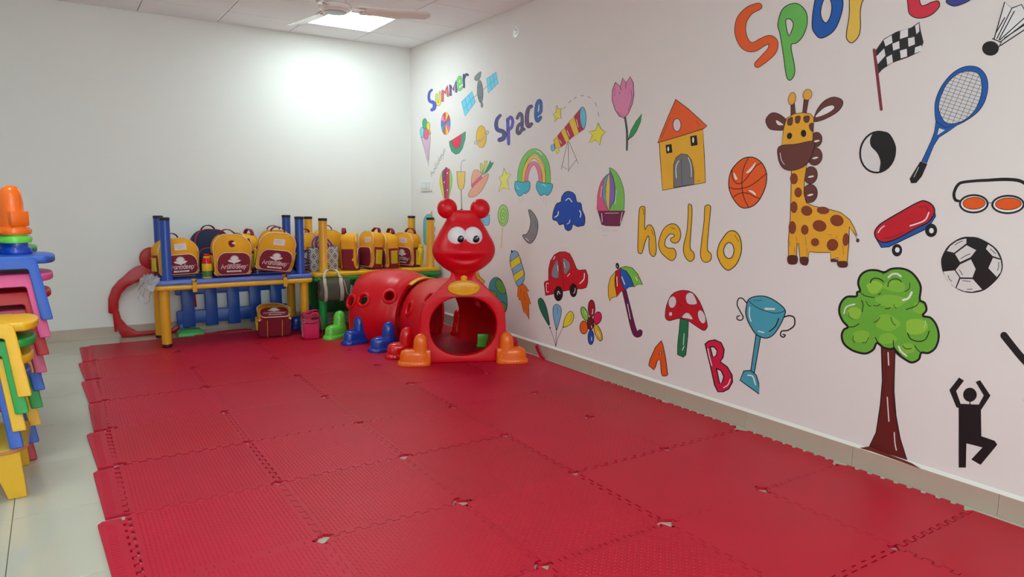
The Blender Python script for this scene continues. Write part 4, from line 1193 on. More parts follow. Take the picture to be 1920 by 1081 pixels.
q.b('letter_s', (222, 92, 38), '272,40 215,66 168,125 160,205 190,275 240,292 296,262 340,246 364,266 356,312 314,358 266,400', [40, 50, 62, 66, 62, 54, 50, 50, 54, 54, 48, 36], .9)
q.f('letter_p', (98, 180, 84), '392,150 418,62 470,25 520,25 565,70 575,140 550,220 510,265 474,285 494,400 495,460 470,497 445,470 425,330 405,210', ol=1.1, holes=['440,130 468,118 488,150 476,195 458,220'])
q.f('letter_o', (22, 88, 168), '605,160 612,60 640,-60 700,-110 770,-80 797,20 772,130 730,200 660,237 620,205', ol=1.2, holes=['658,70 672,10 695,-20 718,0 727,50 715,110 690,142 665,115'])
q.f('letter_r', (226, 182, 76), '840,-70 880,-90 905,-50 960,-110 1010,-90 1000,-40 930,-10 905,60 905,170 890,230 850,266 820,240 820,190 835,90', ol=1.2)
q.f('letter_t', (200, 46, 68), '1195,-120 1260,-130 1268,-20 1288,35 1350,12 1390,8 1392,45 1340,95 1270,113 1215,92 1200,40', ol=1.2)
q.f('letter_s', (48, 62, 134), '1440,-130 1540,-150 1500,-100 1520,-60 1590,-40 1590,-5 1550,20 1490,38 1445,22 1440,0 1500,-30 1440,-80', ol=1.0).done()
q = Pic('painted_letter', 'painted orange capital letter A low on the wall', F_, 'wall lettering', LG)
q.f('letter', (228, 84, 22), '462,612 474,640 495,740 510,858 500,866 470,866 462,840 455,750 434,755 420,802 410,823 372,790 380,750 420,660', False, 1.0, ['448,710 458,678 462,712']).done()
q = Pic('painted_letter', 'painted crimson capital letter B low on the wall', F_, 'wall lettering', LG)
q.f('letter', (196, 24, 62), '780,635 805,614 850,605 895,625 918,675 910,730 890,764 940,800 975,860 978,910 950,960 910,980 872,980 848,930 820,800', False, 1.6, ['816,656 845,656 868,685 860,720 835,730', '862,812 896,828 915,870 905,910 885,922'])
q.l('800,670 812,730 828,790', 1.8, WHT).l('962,890 945,930 915,950', 1.8, WHT).done()
# pencilled word
q = Pic('pencilled_word', 'faint pencilled word holidays written upwards near the corner', (780, 260, 12), 'wall lettering', LG)
wd, wl = word('holidays', .085)
ax, ay = Vector((352, 868)), Vector((668, 262)); u_ = (ay - ax) / wl; vv = Vector((-22, -122))
for V, F in wd: q.acc.setdefault(('pencil_line', (112, 114, 120)), MB()).add([q.P((ax + u_ * v[0] + vv * v[1]), 1) for v in V], F)
q.done()

SKY = (100, 190, 228)
q = Pic('painted_satellite', 'painted grey satellite with two blue solar panels', A_)
q.f('solar_panel', SKY, '515,385 622,275 655,385 550,530', False, .4).f('solar_panel', SKY, '770,150 865,80 886,195 786,295', False, .4)
for a, b in (('538,458 638,335', 0), ('550,350 586,482', 0), ('588,312 622,432', 0), ('780,222 875,140', 0), ('802,128 818,262', 0), ('835,102 852,228', 0)): q.l(a, .5, (60, 90, 110), False)
q.l('640,338 682,303', .6).l('730,262 772,225', .6)
q.e('body', (110, 118, 122), 704, 278, 29, 116, -3, .5).f('dish', (118, 124, 128), '648,135 708,76 707,128 690,158 662,166', ol=.5).e('antenna', (124, 128, 132), 722, 414, 11, 26, 0, .4)
q.l('678,240 705,225 725,212', .5, (60, 66, 70)).l('680,330 710,340 733,322', .5, (60, 66, 70)).done()
q = Pic('painted_ice_cream', 'painted ice cream cone with balls of several colours', A_)
q.e('scoop', (60, 160, 110), 143, 604, 24, 54, 0, .4).e('scoop', (226, 196, 60), 177, 630, 18, 42, 0, .4).e('scoop', (110, 196, 222), 115, 690, 20, 52, 0, .4).e('scoop', (224, 150, 90), 188, 690, 10, 26, 0, .3)
q.f('cone', (204, 172, 196), '105,742 150,748 166,776 203,690 200,760 182,1030', False, .4).e('scoop', (212, 92, 122), 155, 706, 25, 58, 0, .4)
for k in range(5): q.l([(118 + 16 * k, 750 + 6 * k), (160 + 8 * k, 900 - 8 * k), (178, 985)], .4, (166, 130, 160))
q.done()
q = Pic('painted_candy', 'painted round swirl candy in many colours', A_)
cols = [(236, 196, 70), (206, 60, 90), (70, 140, 190), (228, 96, 160), (236, 186, 70), (214, 70, 80), (60, 150, 170), (90, 100, 190), (230, 120, 170), (206, 60, 90)]
for k in range(10):
    a0, a1 = -90 + 36 * k, -90 + 36 * (k + 1)
    pts = [(353, 592)] + [(355 + 48 * cos(R(a0 + (a1 - a0) * j / 6)), 602 + 114 * sin(R(a0 + (a1 - a0) * j / 6))) for j in range(7)]
    q.f('candy_wedge', cols[k], pts, False, .25)
q.done()
q = Pic('painted_watermelon', 'painted watermelon slice with green rind', A_)
q.f('rind', (44, 148, 116), '390,785 408,776 520,705 557,680 552,760 525,855 490,905 455,915 415,885 395,830', False, .4).f('flesh', (206, 44, 78), '408,778 518,706 516,770 500,830 465,862 430,835', False, .2).done()
q = Pic('painted_planet', 'painted orange planet with a thin white ring', A_)
q.e('planet', (238, 176, 66), 716, 735, 52, 111, 0, .4)
q.b('ring', (214, 210, 200), '690,772 655,784 648,803 672,806 735,752 786,700 782,678 752,700', 6, .4).done()

q = Pic('painted_balloon', 'painted hot-air balloon in striped colours below the pencilled word', B_)
q.f('stripe', (232, 192, 66), '325,222 302,270 296,320 304,390 330,480 346,516 338,400 322,300', ol=.4).f('stripe', (122, 64, 112), '323,226 345,200 360,205 357,515 345,516 334,400 321,300', ol=.4)
q.f('stripe', (200, 44, 84), '359,205 377,197 394,216 391,400 376,515 356,516', ol=.4).f('stripe', (134, 206, 92), '393,216 412,245 420,300 410,390 378,512 390,400', ol=.4)
for x, y in ((372, 240), (341, 332), (373, 412)): q.e('dot', WHT, x, y, 6, 9, 0, .15)
q.done()
q = Pic('painted_drink', 'painted glass of orange drink with a bent straw', B_)
q.l('510,222 508,172 518,128 532,112 555,108', 1.4, (150, 170, 180)).f('glass', (240, 186, 100), '467,225 552,224 549,330 535,390 512,413 488,395 474,340', False, .5)
q.l('512,412 514,510 518,602', 1.4, (120, 90, 60)).f('base', (110, 84, 60), '500,612 518,594 533,614', False, .2).done()
q = Pic('painted_hat', 'painted salmon sun hat with green and yellow feathers', B_)
q.f('brim', (230, 160, 136), '583,460 620,392 720,292 788,246 772,320 716,420 655,475 605,482', ol=.4).f('crown', (232, 164, 140), '620,385 616,300 632,228 662,205 692,217 722,256 700,292 665,332', ol=.4).f('band', (214, 96, 130), '618,356 718,258 724,290 622,386', False, .3)
q.f('feather', (186, 200, 100), '704,150 716,140 729,160 729,230 721,252 708,212', ol=.3).f('feather', (206, 196, 80), '750,110 762,126 776,110 770,170 736,240 727,256 744,180', False, .3).f('feather', (44, 150, 104), '808,112 815,136 842,130 815,182 780,226 730,264 764,205 786,160', False, .3).done()
q = Pic('painted_star', 'painted pale yellow star left of the rainbow', B_, group='painted stars')
q.f('star', (232, 222, 110), '945,185 965,240 1015,250 978,305 998,412 940,385 893,430 918,330 893,285 930,262', False, .4).done()
q = Pic('painted_rainbow', 'painted rainbow arch resting on two turquoise clouds', B_)
q.b('green_band', (112, 188, 92), '1106,328 1109,240 1138,130 1188,52 1245,18 1302,34 1356,100 1386,190 1392,336', 46, .5)
q.b('yellow_band', (232, 186, 76), '1142,328 1150,230 1176,150 1210,96 1245,74 1286,90 1322,150 1346,230 1349,336', 30, .4)
q.b('pink_band', (216, 116, 150), '1168,328 1180,240 1206,172 1240,142 1270,150 1296,200 1311,260 1315,332', 32, .4)
q.l('1275,15 1305,28 1330,55', 1.6, WHT)
TQ = (66, 176, 196)
q.f('cloud', TQ, '1058,330 1082,322 1130,332 1195,322 1210,360 1200,412 1165,447 1142,440 1125,466 1095,470 1075,440 1054,395', ol=.6).f('cloud', TQ, '1275,350 1290,322 1340,337 1420,345 1440,360 1434,395 1415,440 1385,466 1352,452 1320,468 1295,440 1272,390', ol=.6)
q.l('1078,370 1085,392 1098,400', 1.0, WHT).l('1330,362 1350,355 1368,378', 1.0, WHT)
for x, y in ((1100, 490), (1120, 505), (1138, 485), (1345, 490), (1367, 480), (1372, 530)): q.l([(x, y), (x - 2, y + 40)], .3, (150, 146, 140), False)
q.done()
q = Pic('painted_lollipop', 'painted green spiral lollipop on a white stick', B_)
q.l('932,775 918,1000', 3.4, (206, 202, 190), False)
for k in range(8): q.l([(926 - 2 * k, 800 + 26 * k), (934 - 2 * k, 812 + 26 * k)], 1.2, (206, 176, 80), False)
q.e('candy', (150, 204, 112), 937, 667, 53, 108, 0, .5)
q.l([(937 + r * 42 * cos(a), 667 + r * 88 * sin(a)) for r, a in [(k / 40, k / 40 * 15) for k in range(41)]], .6, (70, 120, 60)).done()
q = Pic('painted_moon', 'painted grey crescent moon', B_)
q.f('moon', (126, 124, 128), '1195,612 1240,640 1280,710 1290,790 1270,880 1230,940 1195,948 1155,910 1135,868 1175,855 1205,800 1215,720', ol=.8).l('1165,895 1195,925', 1.2, WHT).l('1262,720 1272,800', .5).done()
q = Pic('painted_dragon', 'painted turquoise creature with pink spikes behind the yellow table leg', (780, 320, 9.01))
q.f('spike', (232, 150, 160), '232,742 268,668 276,776', False, .4).f('spike', (232, 150, 160), '268,804 308,812 316,846 282,886', ol=.4).f('spike', (232, 150, 160), '285,935 318,950 322,1000 290,1044', ol=.4).f('spike', (226, 120, 130), '285,1064 312,1080 312,1130 285,1150', ol=.4)
q.f('body', (78, 178, 194), '128,1100 128,870 146,790 182,745 216,738 250,756 270,800 280,1100 270,1240 150,1240', ol=.5).done()
q = Pic('painted_blue_shape', 'painted light blue shape half hidden by the tunnel head', J_)
q.f('shape', (118, 178, 214), '690,330 760,280 828,250 829,340 815,373 785,374', ol=.6, sm=False).e('grey_disc', (150, 156, 162), 740, 330, 24, 18, 0, .4).done()
q = Pic('painted_sun', 'painted orange sun half hidden behind the tunnel neck', (870, 360, 4.155))
q.f('rays', (232, 160, 50), '70,700 84,650 108,610 124,660 160,690 146,740 152,800 166,870 156,900 126,830 90,800', False, .6).e('face', (240, 186, 70), 96, 690, 24, 44, 0, .4).l('120,690 128,720 138,730', .5).done()
q = Pic('painted_globe', 'painted blue and green earth globe beside the tunnel', C_)
q.f('ocean', (62, 140, 152), '78,470 96,404 140,373 186,400 220,470 240,570 235,650 210,690 170,690 120,620 88,540', ol=.7)
GR = (92, 150, 68)
q.f('continent', GR, '135,425 160,390 200,422 225,482 224,510 190,520 155,490', ol=.6).f('continent', GR, '84,496 130,496 150,530 142,574 104,536', ol=.6).f('continent', GR, '186,592 230,612 234,640 216,680 190,634', ol=.6).done()
q = Pic('painted_rocket', 'painted blue and yellow striped rocket with orange flame', C_)
LB = (118, 170, 204); YE = (226, 206, 48); OR = (222, 112, 30)
q.f('flame', OR, '335,450 380,430 405,455 432,498 412,502 448,610 430,608 432,745 402,690 396,660 388,690 370,620 360,575 345,575 340,550 330,545', False, .5)
q.f('body', LB, '264,208 275,160 300,140 326,150 346,185 370,260 390,330 388,392 365,435 340,452 322,438 294,350 268,270', ol=.7)
q.f('band', YE, '265,236 345,183 361,245 275,305', False, .6).f('band', YE, '290,355 378,300 388,355 312,415', False, .6).f('nose', BLK, '272,130 294,148 275,164', False, 0)
q.l('350,372 320,392', .9, WHT).l('385,500 400,580', .5).l('360,470 358,520', .5).done()
q = Pic('painted_car', 'painted red car with grey windows and black wheels', C_)
q.f('body', (186, 10, 28), '572,412 604,400 605,300 620,230 655,175 700,150 750,148 790,165 815,210 850,295 870,312 932,306 950,360 950,420 935,465 900,475 850,476 730,496 640,522 578,535 565,430', False, .8)
q.f('window', (126, 122, 130), '630,330 650,262 685,222 695,365 665,382 635,370', ol=.5).f('window', (126, 122, 130), '728,212 760,215 792,250 790,300 745,347', ol=.5)
q.l('695,160 720,340 745,490', .7).e('wheel', BLK, 691, 517, 39, 66, 0, .3).e('wheel', BLK, 823, 488, 33, 60, 0, .3).l('682,525 690,495 705,520', 1.4, WHT).l('838,470 836,500 822,515', 1.4, WHT)
q.l('605,430 585,430 588,500 606,500', 1.2, WHT).l('920,340 915,390 880,428', 2.0, WHT).l('660,190 648,215', 1.5, WHT).l('792,340 770,365', 1.2, WHT).l('684,270 688,315', 1.4, WHT).l('740,240 750,290', 1.2, WHT).done()
q = Pic('painted_balloons', 'painted bunch of three balloons in green, blue and yellow', C_)
q.f('balloon', (20, 100, 80), '512,592 520,562 545,560 575,610 600,700 612,800 570,740 530,660', ol=.7).f('balloon', LB, '642,660 655,620 685,613 712,640 716,690 700,760 675,830 650,740', ol=.7).f('balloon', YE, '735,810 752,725 790,675 818,688 825,730 800,785', ol=.7)
q.l('613,815 645,900 667,980', .7).l('674,830 670,900 667,980', .7).l('732,812 690,900 667,985', .7).e('knot', BLK, 616, 818, 6, 8, 0, 0).e('knot', BLK, 674, 832, 6, 8, 0, 0).e('knot', BLK, 733, 812, 6, 7, 0, 0)
q.l('672,640 685,650 680,700', .5).l('800,700 805,730 785,770', .5).done()
q = Pic('painted_flower', 'painted flower with six petals of different colours', C_)
q.e('petal', (152, 14, 36), 983, 648, 30, 75, 0, .9).e('petal', (124, 190, 62), 922, 694, 27, 63, -20, .9).e('petal', (206, 20, 80), 1036, 732, 34, 55, 12, .9).e('petal', (228, 92, 20), 915, 815, 35, 58, 0, .9).e('petal', (230, 172, 40), 1040, 860, 28, 78, -20, .9).e('petal', (14, 74, 166), 977, 902, 26, 65, 0, .9).e('centre', (92, 26, 30), 973, 780, 29, 57, 0, .9)
q.l('995,655 990,695', 1.8, WHT).l('925,672 935,700', 1.6, WHT).l('1035,850 1055,895', 1.6, WHT).l('984,900 984,930', 1.4, WHT).l('982,800 984,818', 1.4, WHT).done()
q = Pic('painted_umbrella', 'painted umbrella with yellow, red, blue and green panels', C_)
q.b('handle', (98, 18, 70), '1272,495 1312,660 1345,800 1372,872 1402,876 1410,855', [30, 34, 38, 40, 40, 36], .8)
q.f('panel', (230, 168, 40), '1198,318 1150,375 1130,450 1130,530 1145,585 1165,552 1208,545 1190,450 1188,390', False, .8).f('panel', (186, 10, 28), '1198,318 1232,292 1235,380 1250,440 1280,490 1240,498 1208,545 1190,450', False, .8)
q.f('panel', (22, 86, 170), '1232,292 1290,320 1330,380 1355,455 1310,460 1280,490 1250,440 1235,380', False, .8).f('panel', (112, 186, 62), '1232,292 1280,278 1340,290 1390,345 1433,440 1390,435 1360,462 1330,380 1290,320', False, .8)
q.e('knob', BLK, 1211, 273, 14, 26, -8, .4).l('1206,270 1212,282', 1.0, WHT).l('1205,370 1210,450', 1.6, WHT).l('1250,370 1275,435', 1.8, WHT).l('1370,370 1385,400', 1.4, WHT).l('1300,610 1325,740', 1.4, WHT).done()

q = Pic('painted_telescope', 'painted striped telescope on a thin tripod', D_)
for a in ('290,655 235,890', '295,655 298,910', '302,655 380,842', '240,862 298,895 365,806'): q.l(a, .7, BLK, False)
CR = (178, 24, 56); TY_ = (232, 178, 58)
for c, pts in ((TY_, '172,640 205,605 235,702 186,716'), (CR, '205,605 232,570 276,670 235,702'), (TY_, '232,570 265,535 306,640 276,670'), (CR, '265,535 300,490 345,606 306,640'), (TY_, '300,490 345,440 386,580 345,606'), (CR, '345,440 402,370 428,550 386,580')): q.f('stripe', c, pts, False, .6)
q.f('lens', (98, 178, 206), '394,400 410,362 435,385 446,460 430,547 405,520 393,460', ol=.7).f('eyepiece', (110, 182, 206), '150,686 175,670 183,726 160,738 148,720', False, .5).f('small_star', YE, '215,715 222,735 195,760 188,735', False, .3)
q.l('222,640 238,672', 1.2, WHT).l('285,560 305,610', 1.2, WHT).l('365,470 378,530', 1.2, WHT)
for a in ('256,376 272,360', '298,328 318,310', '342,292 364,278', '400,268 426,268', '460,274 480,286', '522,324 534,356', '548,405 552,442'): q.l(a, .8, (60, 60, 66), False)
q.done()
q = Pic('painted_star', 'painted small yellow star left of the telescope', D_, group='painted stars')
q.f('star', (216, 204, 70), '198,350 210,378 240,370 228,405 235,460 205,455 180,495 185,440 165,425 190,410', False, .5).done()
q = Pic('painted_star', 'painted bright yellow star right of the telescope', D_, group='painted stars')
q.f('star', (226, 212, 60), '548,498 570,545 607,572 575,610 560,688 530,640 470,665 500,600 468,572 525,560', False, .6).done()
q = Pic('painted_tulip', 'painted pink tulip with one green leaf', D_)
q.b('stem', (60, 74, 78), '775,452 790,560 792,640 790,725', [14, 14, 14, 12], .3).f('leaf', (34, 142, 74), '800,640 825,560 870,480 918,418 905,490 870,570 840,610', False, .7)
q.f('bloom', (208, 126, 164), '692,155 735,188 755,116 785,156 818,105 845,160 850,260 835,340 800,420 765,456 725,440 690,385 665,300 668,220', False, .9).l('730,185 742,220', .9).l('783,158 780,210', .9).l('690,200 685,270', .5).l('825,220 830,300 800,390', .7).l('710,400 740,435 765,435', .6).l('722,235 730,250', .8).done()
q = Pic('painted_house', 'painted yellow house with orange roof and grey arched door', D_)
q.f('wall', (230, 166, 42), '1064,660 1432,550 1444,760 1454,1000 1090,1066 1072,800', False, .9).f('roof', (222, 88, 30), '1203,298 1300,370 1400,460 1468,525 1440,545 1240,610 1048,665 1075,600 1140,440', False, .9)
q.f('door', (112, 112, 116), '1186,1042 1185,850 1205,790 1250,758 1300,765 1335,810 1356,900 1358,1015', False, .8).f('window', BLK, '1120,686 1165,676 1173,745 1126,754', False, .8).f('window', BLK, '1327,612 1378,602 1386,682 1335,692', False, .8)
q.e('pane', WHT, 1140, 717, 8, 20, 0, 0).e('pane', WHT, 1350, 641, 8, 24, 0, 0).e('attic_window', (214, 190, 196), 1213, 514, 34, 54, 0, .9)
q.l('1250,795 1255,1020', .6).l('1228,818 1205,870 1208,960', 1.6, WHT).l('1310,790 1332,860 1335,950', 1.4, WHT).l('1160,450 1110,560 1085,625', .6).l('1375,480 1405,520', .6).l('1385,990 1410,985', .6).done()
q = Pic('painted_boat', 'painted sailing boat with coloured sails and plum hull', E_)
q.f('sail', (206, 80, 124), '640,25 580,80 547,180 540,280 546,338 635,338 592,240 590,140', ol=.5).f('sail', (76, 166, 180), '640,25 606,60 590,130 588,220 610,290 640,335 610,220 612,120', ol=.4).f('sail', (230, 182, 76), '642,22 622,80 612,150 612,240 640,335 648,150', ol=.4).f('sail', (116, 100, 180), '644,-20 648,150 642,335 682,245 688,150 672,60', ol=.4).f('sail', (116, 184, 82), '640,-24 690,0 735,70 764,170 768,270 752,340 642,338 684,250 690,140 672,50', ol=.5)
q.f('hull', (108, 28, 72), '545,340 775,338 730,467 620,465 578,455', False, .5).l('578,360 582,430', 1.2, WHT).l('750,350 735,440', 1.2, WHT).l('605,358 720,356', .8, WHT)
for a in ('555,482 630,490', '580,505 640,506', '660,506 715,506', '580,545 625,548'): q.l(a, .5, (170, 160, 166), False)
q.l('700,160 690,280', 1.0, WHT).l('580,130 568,220', 1.0, WHT).done()
q = Pic('painted_cloud', 'painted bright blue cloud', E_)
q.f('cloud', (10, 70, 166), '232,262 240,220 270,180 310,175 350,200 368,262 402,275 412,330 435,390 430,455 400,466 370,470 335,452 322,490 295,506 270,490 256,450 220,456 200,425 165,410 168,350 195,280', ol=.9)
q.l('275,250 300,232 325,262', 1.8, WHT).l('180,392 205,375 212,345', 1.8, WHT).l('395,390 402,360 390,335', 1.8, WHT).l('285,450 305,435 308,415', 1.4, WHT).l('265,425 275,450', .6).l('330,405 325,450', .6).done()
q = Pic('painted_mushroom', 'painted red toadstool with white spots on a green stem', F_)
q.f('stem', (26, 110, 74), '600,452 660,460 655,580 640,715 622,731 580,712 581,640 592,540', False, .9)
q.f('cap', (184, 14, 34), '492,420 500,360 530,290 570,258 630,247 690,265 735,320 770,400 795,490 790,522 765,536 700,495 650,462 590,450 522,466 496,450', ol=.9)
SP = (206, 196, 198)
q.e('spot', SP, 543, 332, 28, 43, 8, .4).f('spot', SP, '640,290 660,265 690,270 715,315 718,345 680,350 650,338', ol=.4).e('spot', SP, 530, 418, 12, 15, 0, .3).e('spot', SP, 755, 438, 25, 50, -18, .4).f('spot', SP, '612,442 640,410 668,418 690,456 650,450', ol=.4)
q.l('628,560 622,640', 1.4, WHT).l('628,650 615,680', 1.6, WHT).l('600,325 595,350 615,362', .8).done()
q = Pic('painted_trophy', 'painted teal trophy cup with curled handles', F_)
TE = (64, 152, 174)
q.l('1082,340 1050,305 1022,308 1012,350 1035,400 1055,440 1042,462 1015,458 1012,438 1030,430', 2.2).l('1352,440 1390,430 1425,446 1425,500 1380,535 1335,542 1326,570 1345,586 1360,572 1346,566', 2.6)
q.f('stem', TE, '1148,570 1182,580 1136,845 1110,830', False, 1.3).f('base', TE, '1060,830 1110,826 1150,860 1168,920 1170,996 1032,896', False, 1.4)
q.f('bowl', TE, '1095,312 1150,290 1220,292 1290,325 1357,385 1350,440 1310,520 1265,575 1215,592 1150,565 1100,490 1075,420 1080,360', ol=1.4).l('1095,322 1150,368 1230,400 1300,412 1356,396', 1.2).l('1312,450 1290,505 1245,545', 2.2)
q.l('1102,370 1100,430 1112,470', 2.0, WHT).l('1165,542 1205,552', 2.2, WHT).l('1215,380 1280,382', 3.6, WHT).l('1090,860 1125,870 1145,930', 2.4, WHT).l('1130,322 1190,318', .8).done()

q = Pic('painted_flag', 'painted black and white chequered flag on a red pole', G_)
q.b('pole', (124, 44, 56), '990,310 1012,490 1034,678', 17, .2)
q.f('cloth', (30, 32, 36), '1000,312 1050,242 1130,197 1220,172 1270,136 1278,190 1296,262 1275,320 1200,355 1100,390 1040,430 1018,456 1006,380', False, .5, olc=(110, 44, 54))
for pts in ('1048,248 1098,218 1104,265 1060,288', '1152,192 1200,177 1200,226 1150,242', '1244,160 1268,142 1270,195 1252,212', '1003,350 1052,300 1060,345 1012,398', '1103,272 1145,254 1148,300 1108,314', '1200,238 1240,228 1243,275 1203,290', '1065,357 1100,337 1106,385 1072,405', '1150,314 1192,302 1195,350 1155,362', '1244,294 1285,280 1284,315 1240,332'):
    q.f('white_square', (214, 214, 216), pts, False, 0)
q.done()
q = Pic('painted_shuttlecock', 'painted black and white badminton shuttlecock in the top corner', G_)
q.f('feathers', (214, 214, 214), '1735,240 1800,15 1845,50 1905,28 1940,95 1990,110 1960,150 1770,262', False, 0)
for a in ('1735,240 1800,12 1845,50 1752,238', '1845,50 1905,28 1940,95 1770,248', '1765,245 1860,70', '1940,95 1990,110 1960,160 1775,282', '1770,262 1950,125', '1725,240 1780,262 1765,290', '1745,205 1800,110', '1800,235 1930,150'): q.l(a, 2.0, BLK, False)
q.e('cork', BLK, 1712, 300, 52, 45, 0, 0).done()
q = Pic('painted_racket', 'painted blue tennis racket with black grip', H_)
inn = '1082,170 1090,100 1125,25 1180,-30 1240,-50 1300,-38 1322,10 1320,80 1290,160 1240,215 1180,242 1120,240'
q.f('string_bed', (200, 200, 200), inn, ol=0)
ip = [Vector((a, b)) for a, b in S(inn)]
def clip_line(pa, pb):
    pts = [(v.x, v.y) for v in spline([(v.x, v.y, 0) for v in ip], True, 4)]; ts = []
    d = Vector(pb) - Vector(pa)
    for i in range(len(pts)):
        a, b = Vector(pts[i]), Vector(pts[(i + 1) % len(pts)]); e = b - a
        den = d.x * e.y - d.y * e.x
        if abs(den) < 1e-9: continue
        w = a - Vector(pa); t = (w.x * e.y - w.y * e.x) / den; u = (w.x * d.y - w.y * d.x) / den
        if 0 <= u <= 1: ts.append(t)
    if len(ts) >= 2: return [tuple(Vector(pa) + d * min(ts)), tuple(Vector(pa) + d * max(ts))]
for k in range(17):
    s_ = clip_line((960 + 28 * k, 330 + 10 * k - 80), (1160 + 28 * k, -130 + 10 * k - 80))
    if s_: q.l(s_, .7, BLK, False)
    s_ = clip_line((1000, -90 + 22 * k - 40), (1400, 30 + 22 * k - 40))
    if s_: q.l(s_, .7, BLK, False)
q.f('frame', (16, 84, 164), '1060,180 1065,110 1100,30 1160,-40 1230,-76 1300,-72 1345,-28 1358,40 1340,120 1300,180 1240,225 1180,255 1120,272 1072,246', ol=.9, holes=[inn])
q.f('throat', (16, 84, 164), '1066,232 1118,268 1195,248 1130,292 1082,322 1052,370 1012,468 985,458 1040,340 1058,290', False, .9).f('throat_gap', (206, 206, 206), '1082,268 1118,282 1072,312', False, .7)
q.f('grip', BLK, '978,458 1016,472 986,540 955,578 926,580 917,556 945,510', False, .3).l('968,490 942,545', 1.0, WHT).done()
q = Pic('painted_giraffe', 'painted yellow giraffe with brown spots, mane and muzzle', H_)
BR = (98, 52, 46); GY = (230, 160, 40)
q.f('horn', BR, '248,136 270,130 276,198 248,202', False, .6).f('horn', BR, '322,110 350,108 336,186 314,186', False, .6).e('horn_knob', (232, 160, 62), 255, 105, 21, 36, 10, .7).e('horn_knob', (232, 160, 62), 342, 82, 25, 31, 15, .7)
q.f('ear', BR, '222,222 180,190 140,185 110,215 110,245 130,275 170,282 205,280 220,250', ol=.8).f('ear_inside', WHT, '165,226 182,232 208,252 180,254 168,242', ol=.3)
q.f('ear', BR, '378,216 400,160 440,115 490,95 535,110 540,140 510,180 450,215 410,230 382,234', ol=.8).f('ear_inside', WHT, '386,206 430,160 478,142 494,155 470,178 420,202', ol=.4)
for x, y, rx, ry in ((392, 335, 32, 42), (384, 430, 41, 50), (360, 535, 38, 49), (356, 638, 42, 52)):
    q.e('mane_lock', BR, x, y, rx, ry, 8, .8); q.e('mane_gap', WHT, x + 2, y + 8, 18, 6, -12, .3)
q.f('body', GY, '252,500 340,465 326,560 322,640 336,690 380,710 460,725 530,745 580,785 605,830 622,876 604,860 578,825 575,920 566,1022 515,1020 515,1000 474,1008 472,970 400,970 352,965 346,1002 300,1000 292,920 284,915 280,992 235,992 235,900 245,780 250,600', False, .9)
for x, y, rx, ry, ro in ((266, 555, 21, 30, 0), (290, 632, 20, 27, 0), (266, 715, 19, 32, 0), (338, 735, 31, 27, 20), (430, 733, 34, 20, 5), (257, 830, 20, 35, 0), (327, 842, 20, 27, 0), (410, 820, 38, 31, 15), (508, 790, 37, 31, 15), (385, 912, 22, 22, 0), (483, 927, 31, 33, 20), (558, 897, 17, 35, 5)): q.e('spot', (128, 56, 30), x, y, rx, ry, ro, .4)
q.f('hoof', (82, 36, 30), '233,990 283,990 280,1032 236,1032', ol=.5).f('hoof', (82, 36, 30), '302,998 346,1000 338,1041 305,1032', ol=.5).f('hoof', (82, 36, 30), '473,1006 514,1010 512,1023 473,1022', False, .4).f('hoof', (82, 36, 30), '512,1022 564,1022 562,1051 520,1051', ol=.5)
q.f('face', GY, '208,270 225,215 265,190 320,183 360,190 378,215 374,300 370,350 198,368', False, .8)
for pts in ('232,222 258,210 255,250 232,252', '275,208 302,204 295,240 276,240', '322,207 353,203 348,235 326,236', '352,250 374,244 372,290 356,276'): q.f('forehead_patch', BR, pts, ol=.5)
q.f('muzzle', BR, '183,374 280,360 376,345 370,410 340,470 290,500 240,508 200,490 178,440', ol=.9)
q.e('eye', BLK, 241, 314, 14, 18, 15, .2).e('eye', BLK, 320, 300, 15, 20, 0, .2).l('188,410 196,450 212,475', 1.2, WHT)
q.l('605,860 622,895', .8).e('tail_tip', (82, 36, 30), 625, 902, 8, 10, 0, .5)
for a in ('278,880 282,905', '330,880 335,930', '340,945 338,985', '268,940 270,975', '455,870 480,872', '540,930 545,980', '500,880 510,890', '243,905 244,935'): q.l(a, .5, (110, 60, 20))
q.done()
q = Pic('painted_ball', 'painted black and white round ball with a swirl split', H_)
q.e('white_half', (206, 204, 204), 737, 405, 98, 116, 12, 2.6)
q.f('black_half', BLK, '745,288 800,300 835,360 838,410 815,470 770,510 748,512 754,460 735,410 700,370 697,330 715,298', ol=.6).done()
q = Pic('painted_skateboard', 'painted red skateboard with blue edge and black wheels', H_)
q.f('edge', (20, 78, 160), '722,880 780,905 850,885 1030,785 1060,735 1064,765 1022,832 900,890 800,938 758,942', False, 1.2)
q.e('wheel', BLK, 846, 957, 29, 35, 0, 0).e('hub', WHT, 848, 955, 13, 15, 0, 0).e('wheel', BLK, 1038, 845, 34, 38, 0, 0).e('hub', WHT, 1040, 847, 13, 15, 0, 0)
q.f('deck', (184, 16, 36), '720,860 742,820 800,780 960,690 1010,682 1050,710 1056,750 1020,800 960,830 850,890 780,912 738,900', ol=1.8).l('740,858 755,835 775,820', 2.0, WHT).l('1025,745 1000,790 920,820', 2.4, WHT).l('970,715 1010,712 1020,740', .8).l('775,890 830,880 890,850', .9).done()
q = Pic('painted_goggles', 'painted orange swimming goggles with a black strap', (1770, 310, 9.827))
q.b('strap', BLK, '275,655 215,638 185,570 192,480 245,372 335,312 600,282 800,272 1100,256 1350,272 1480,325 1590,420 1630,540 1560,660', [46, 56, 58, 56, 54, 52, 52, 56, 62, 62, 62, 60, 58, 50], 0)
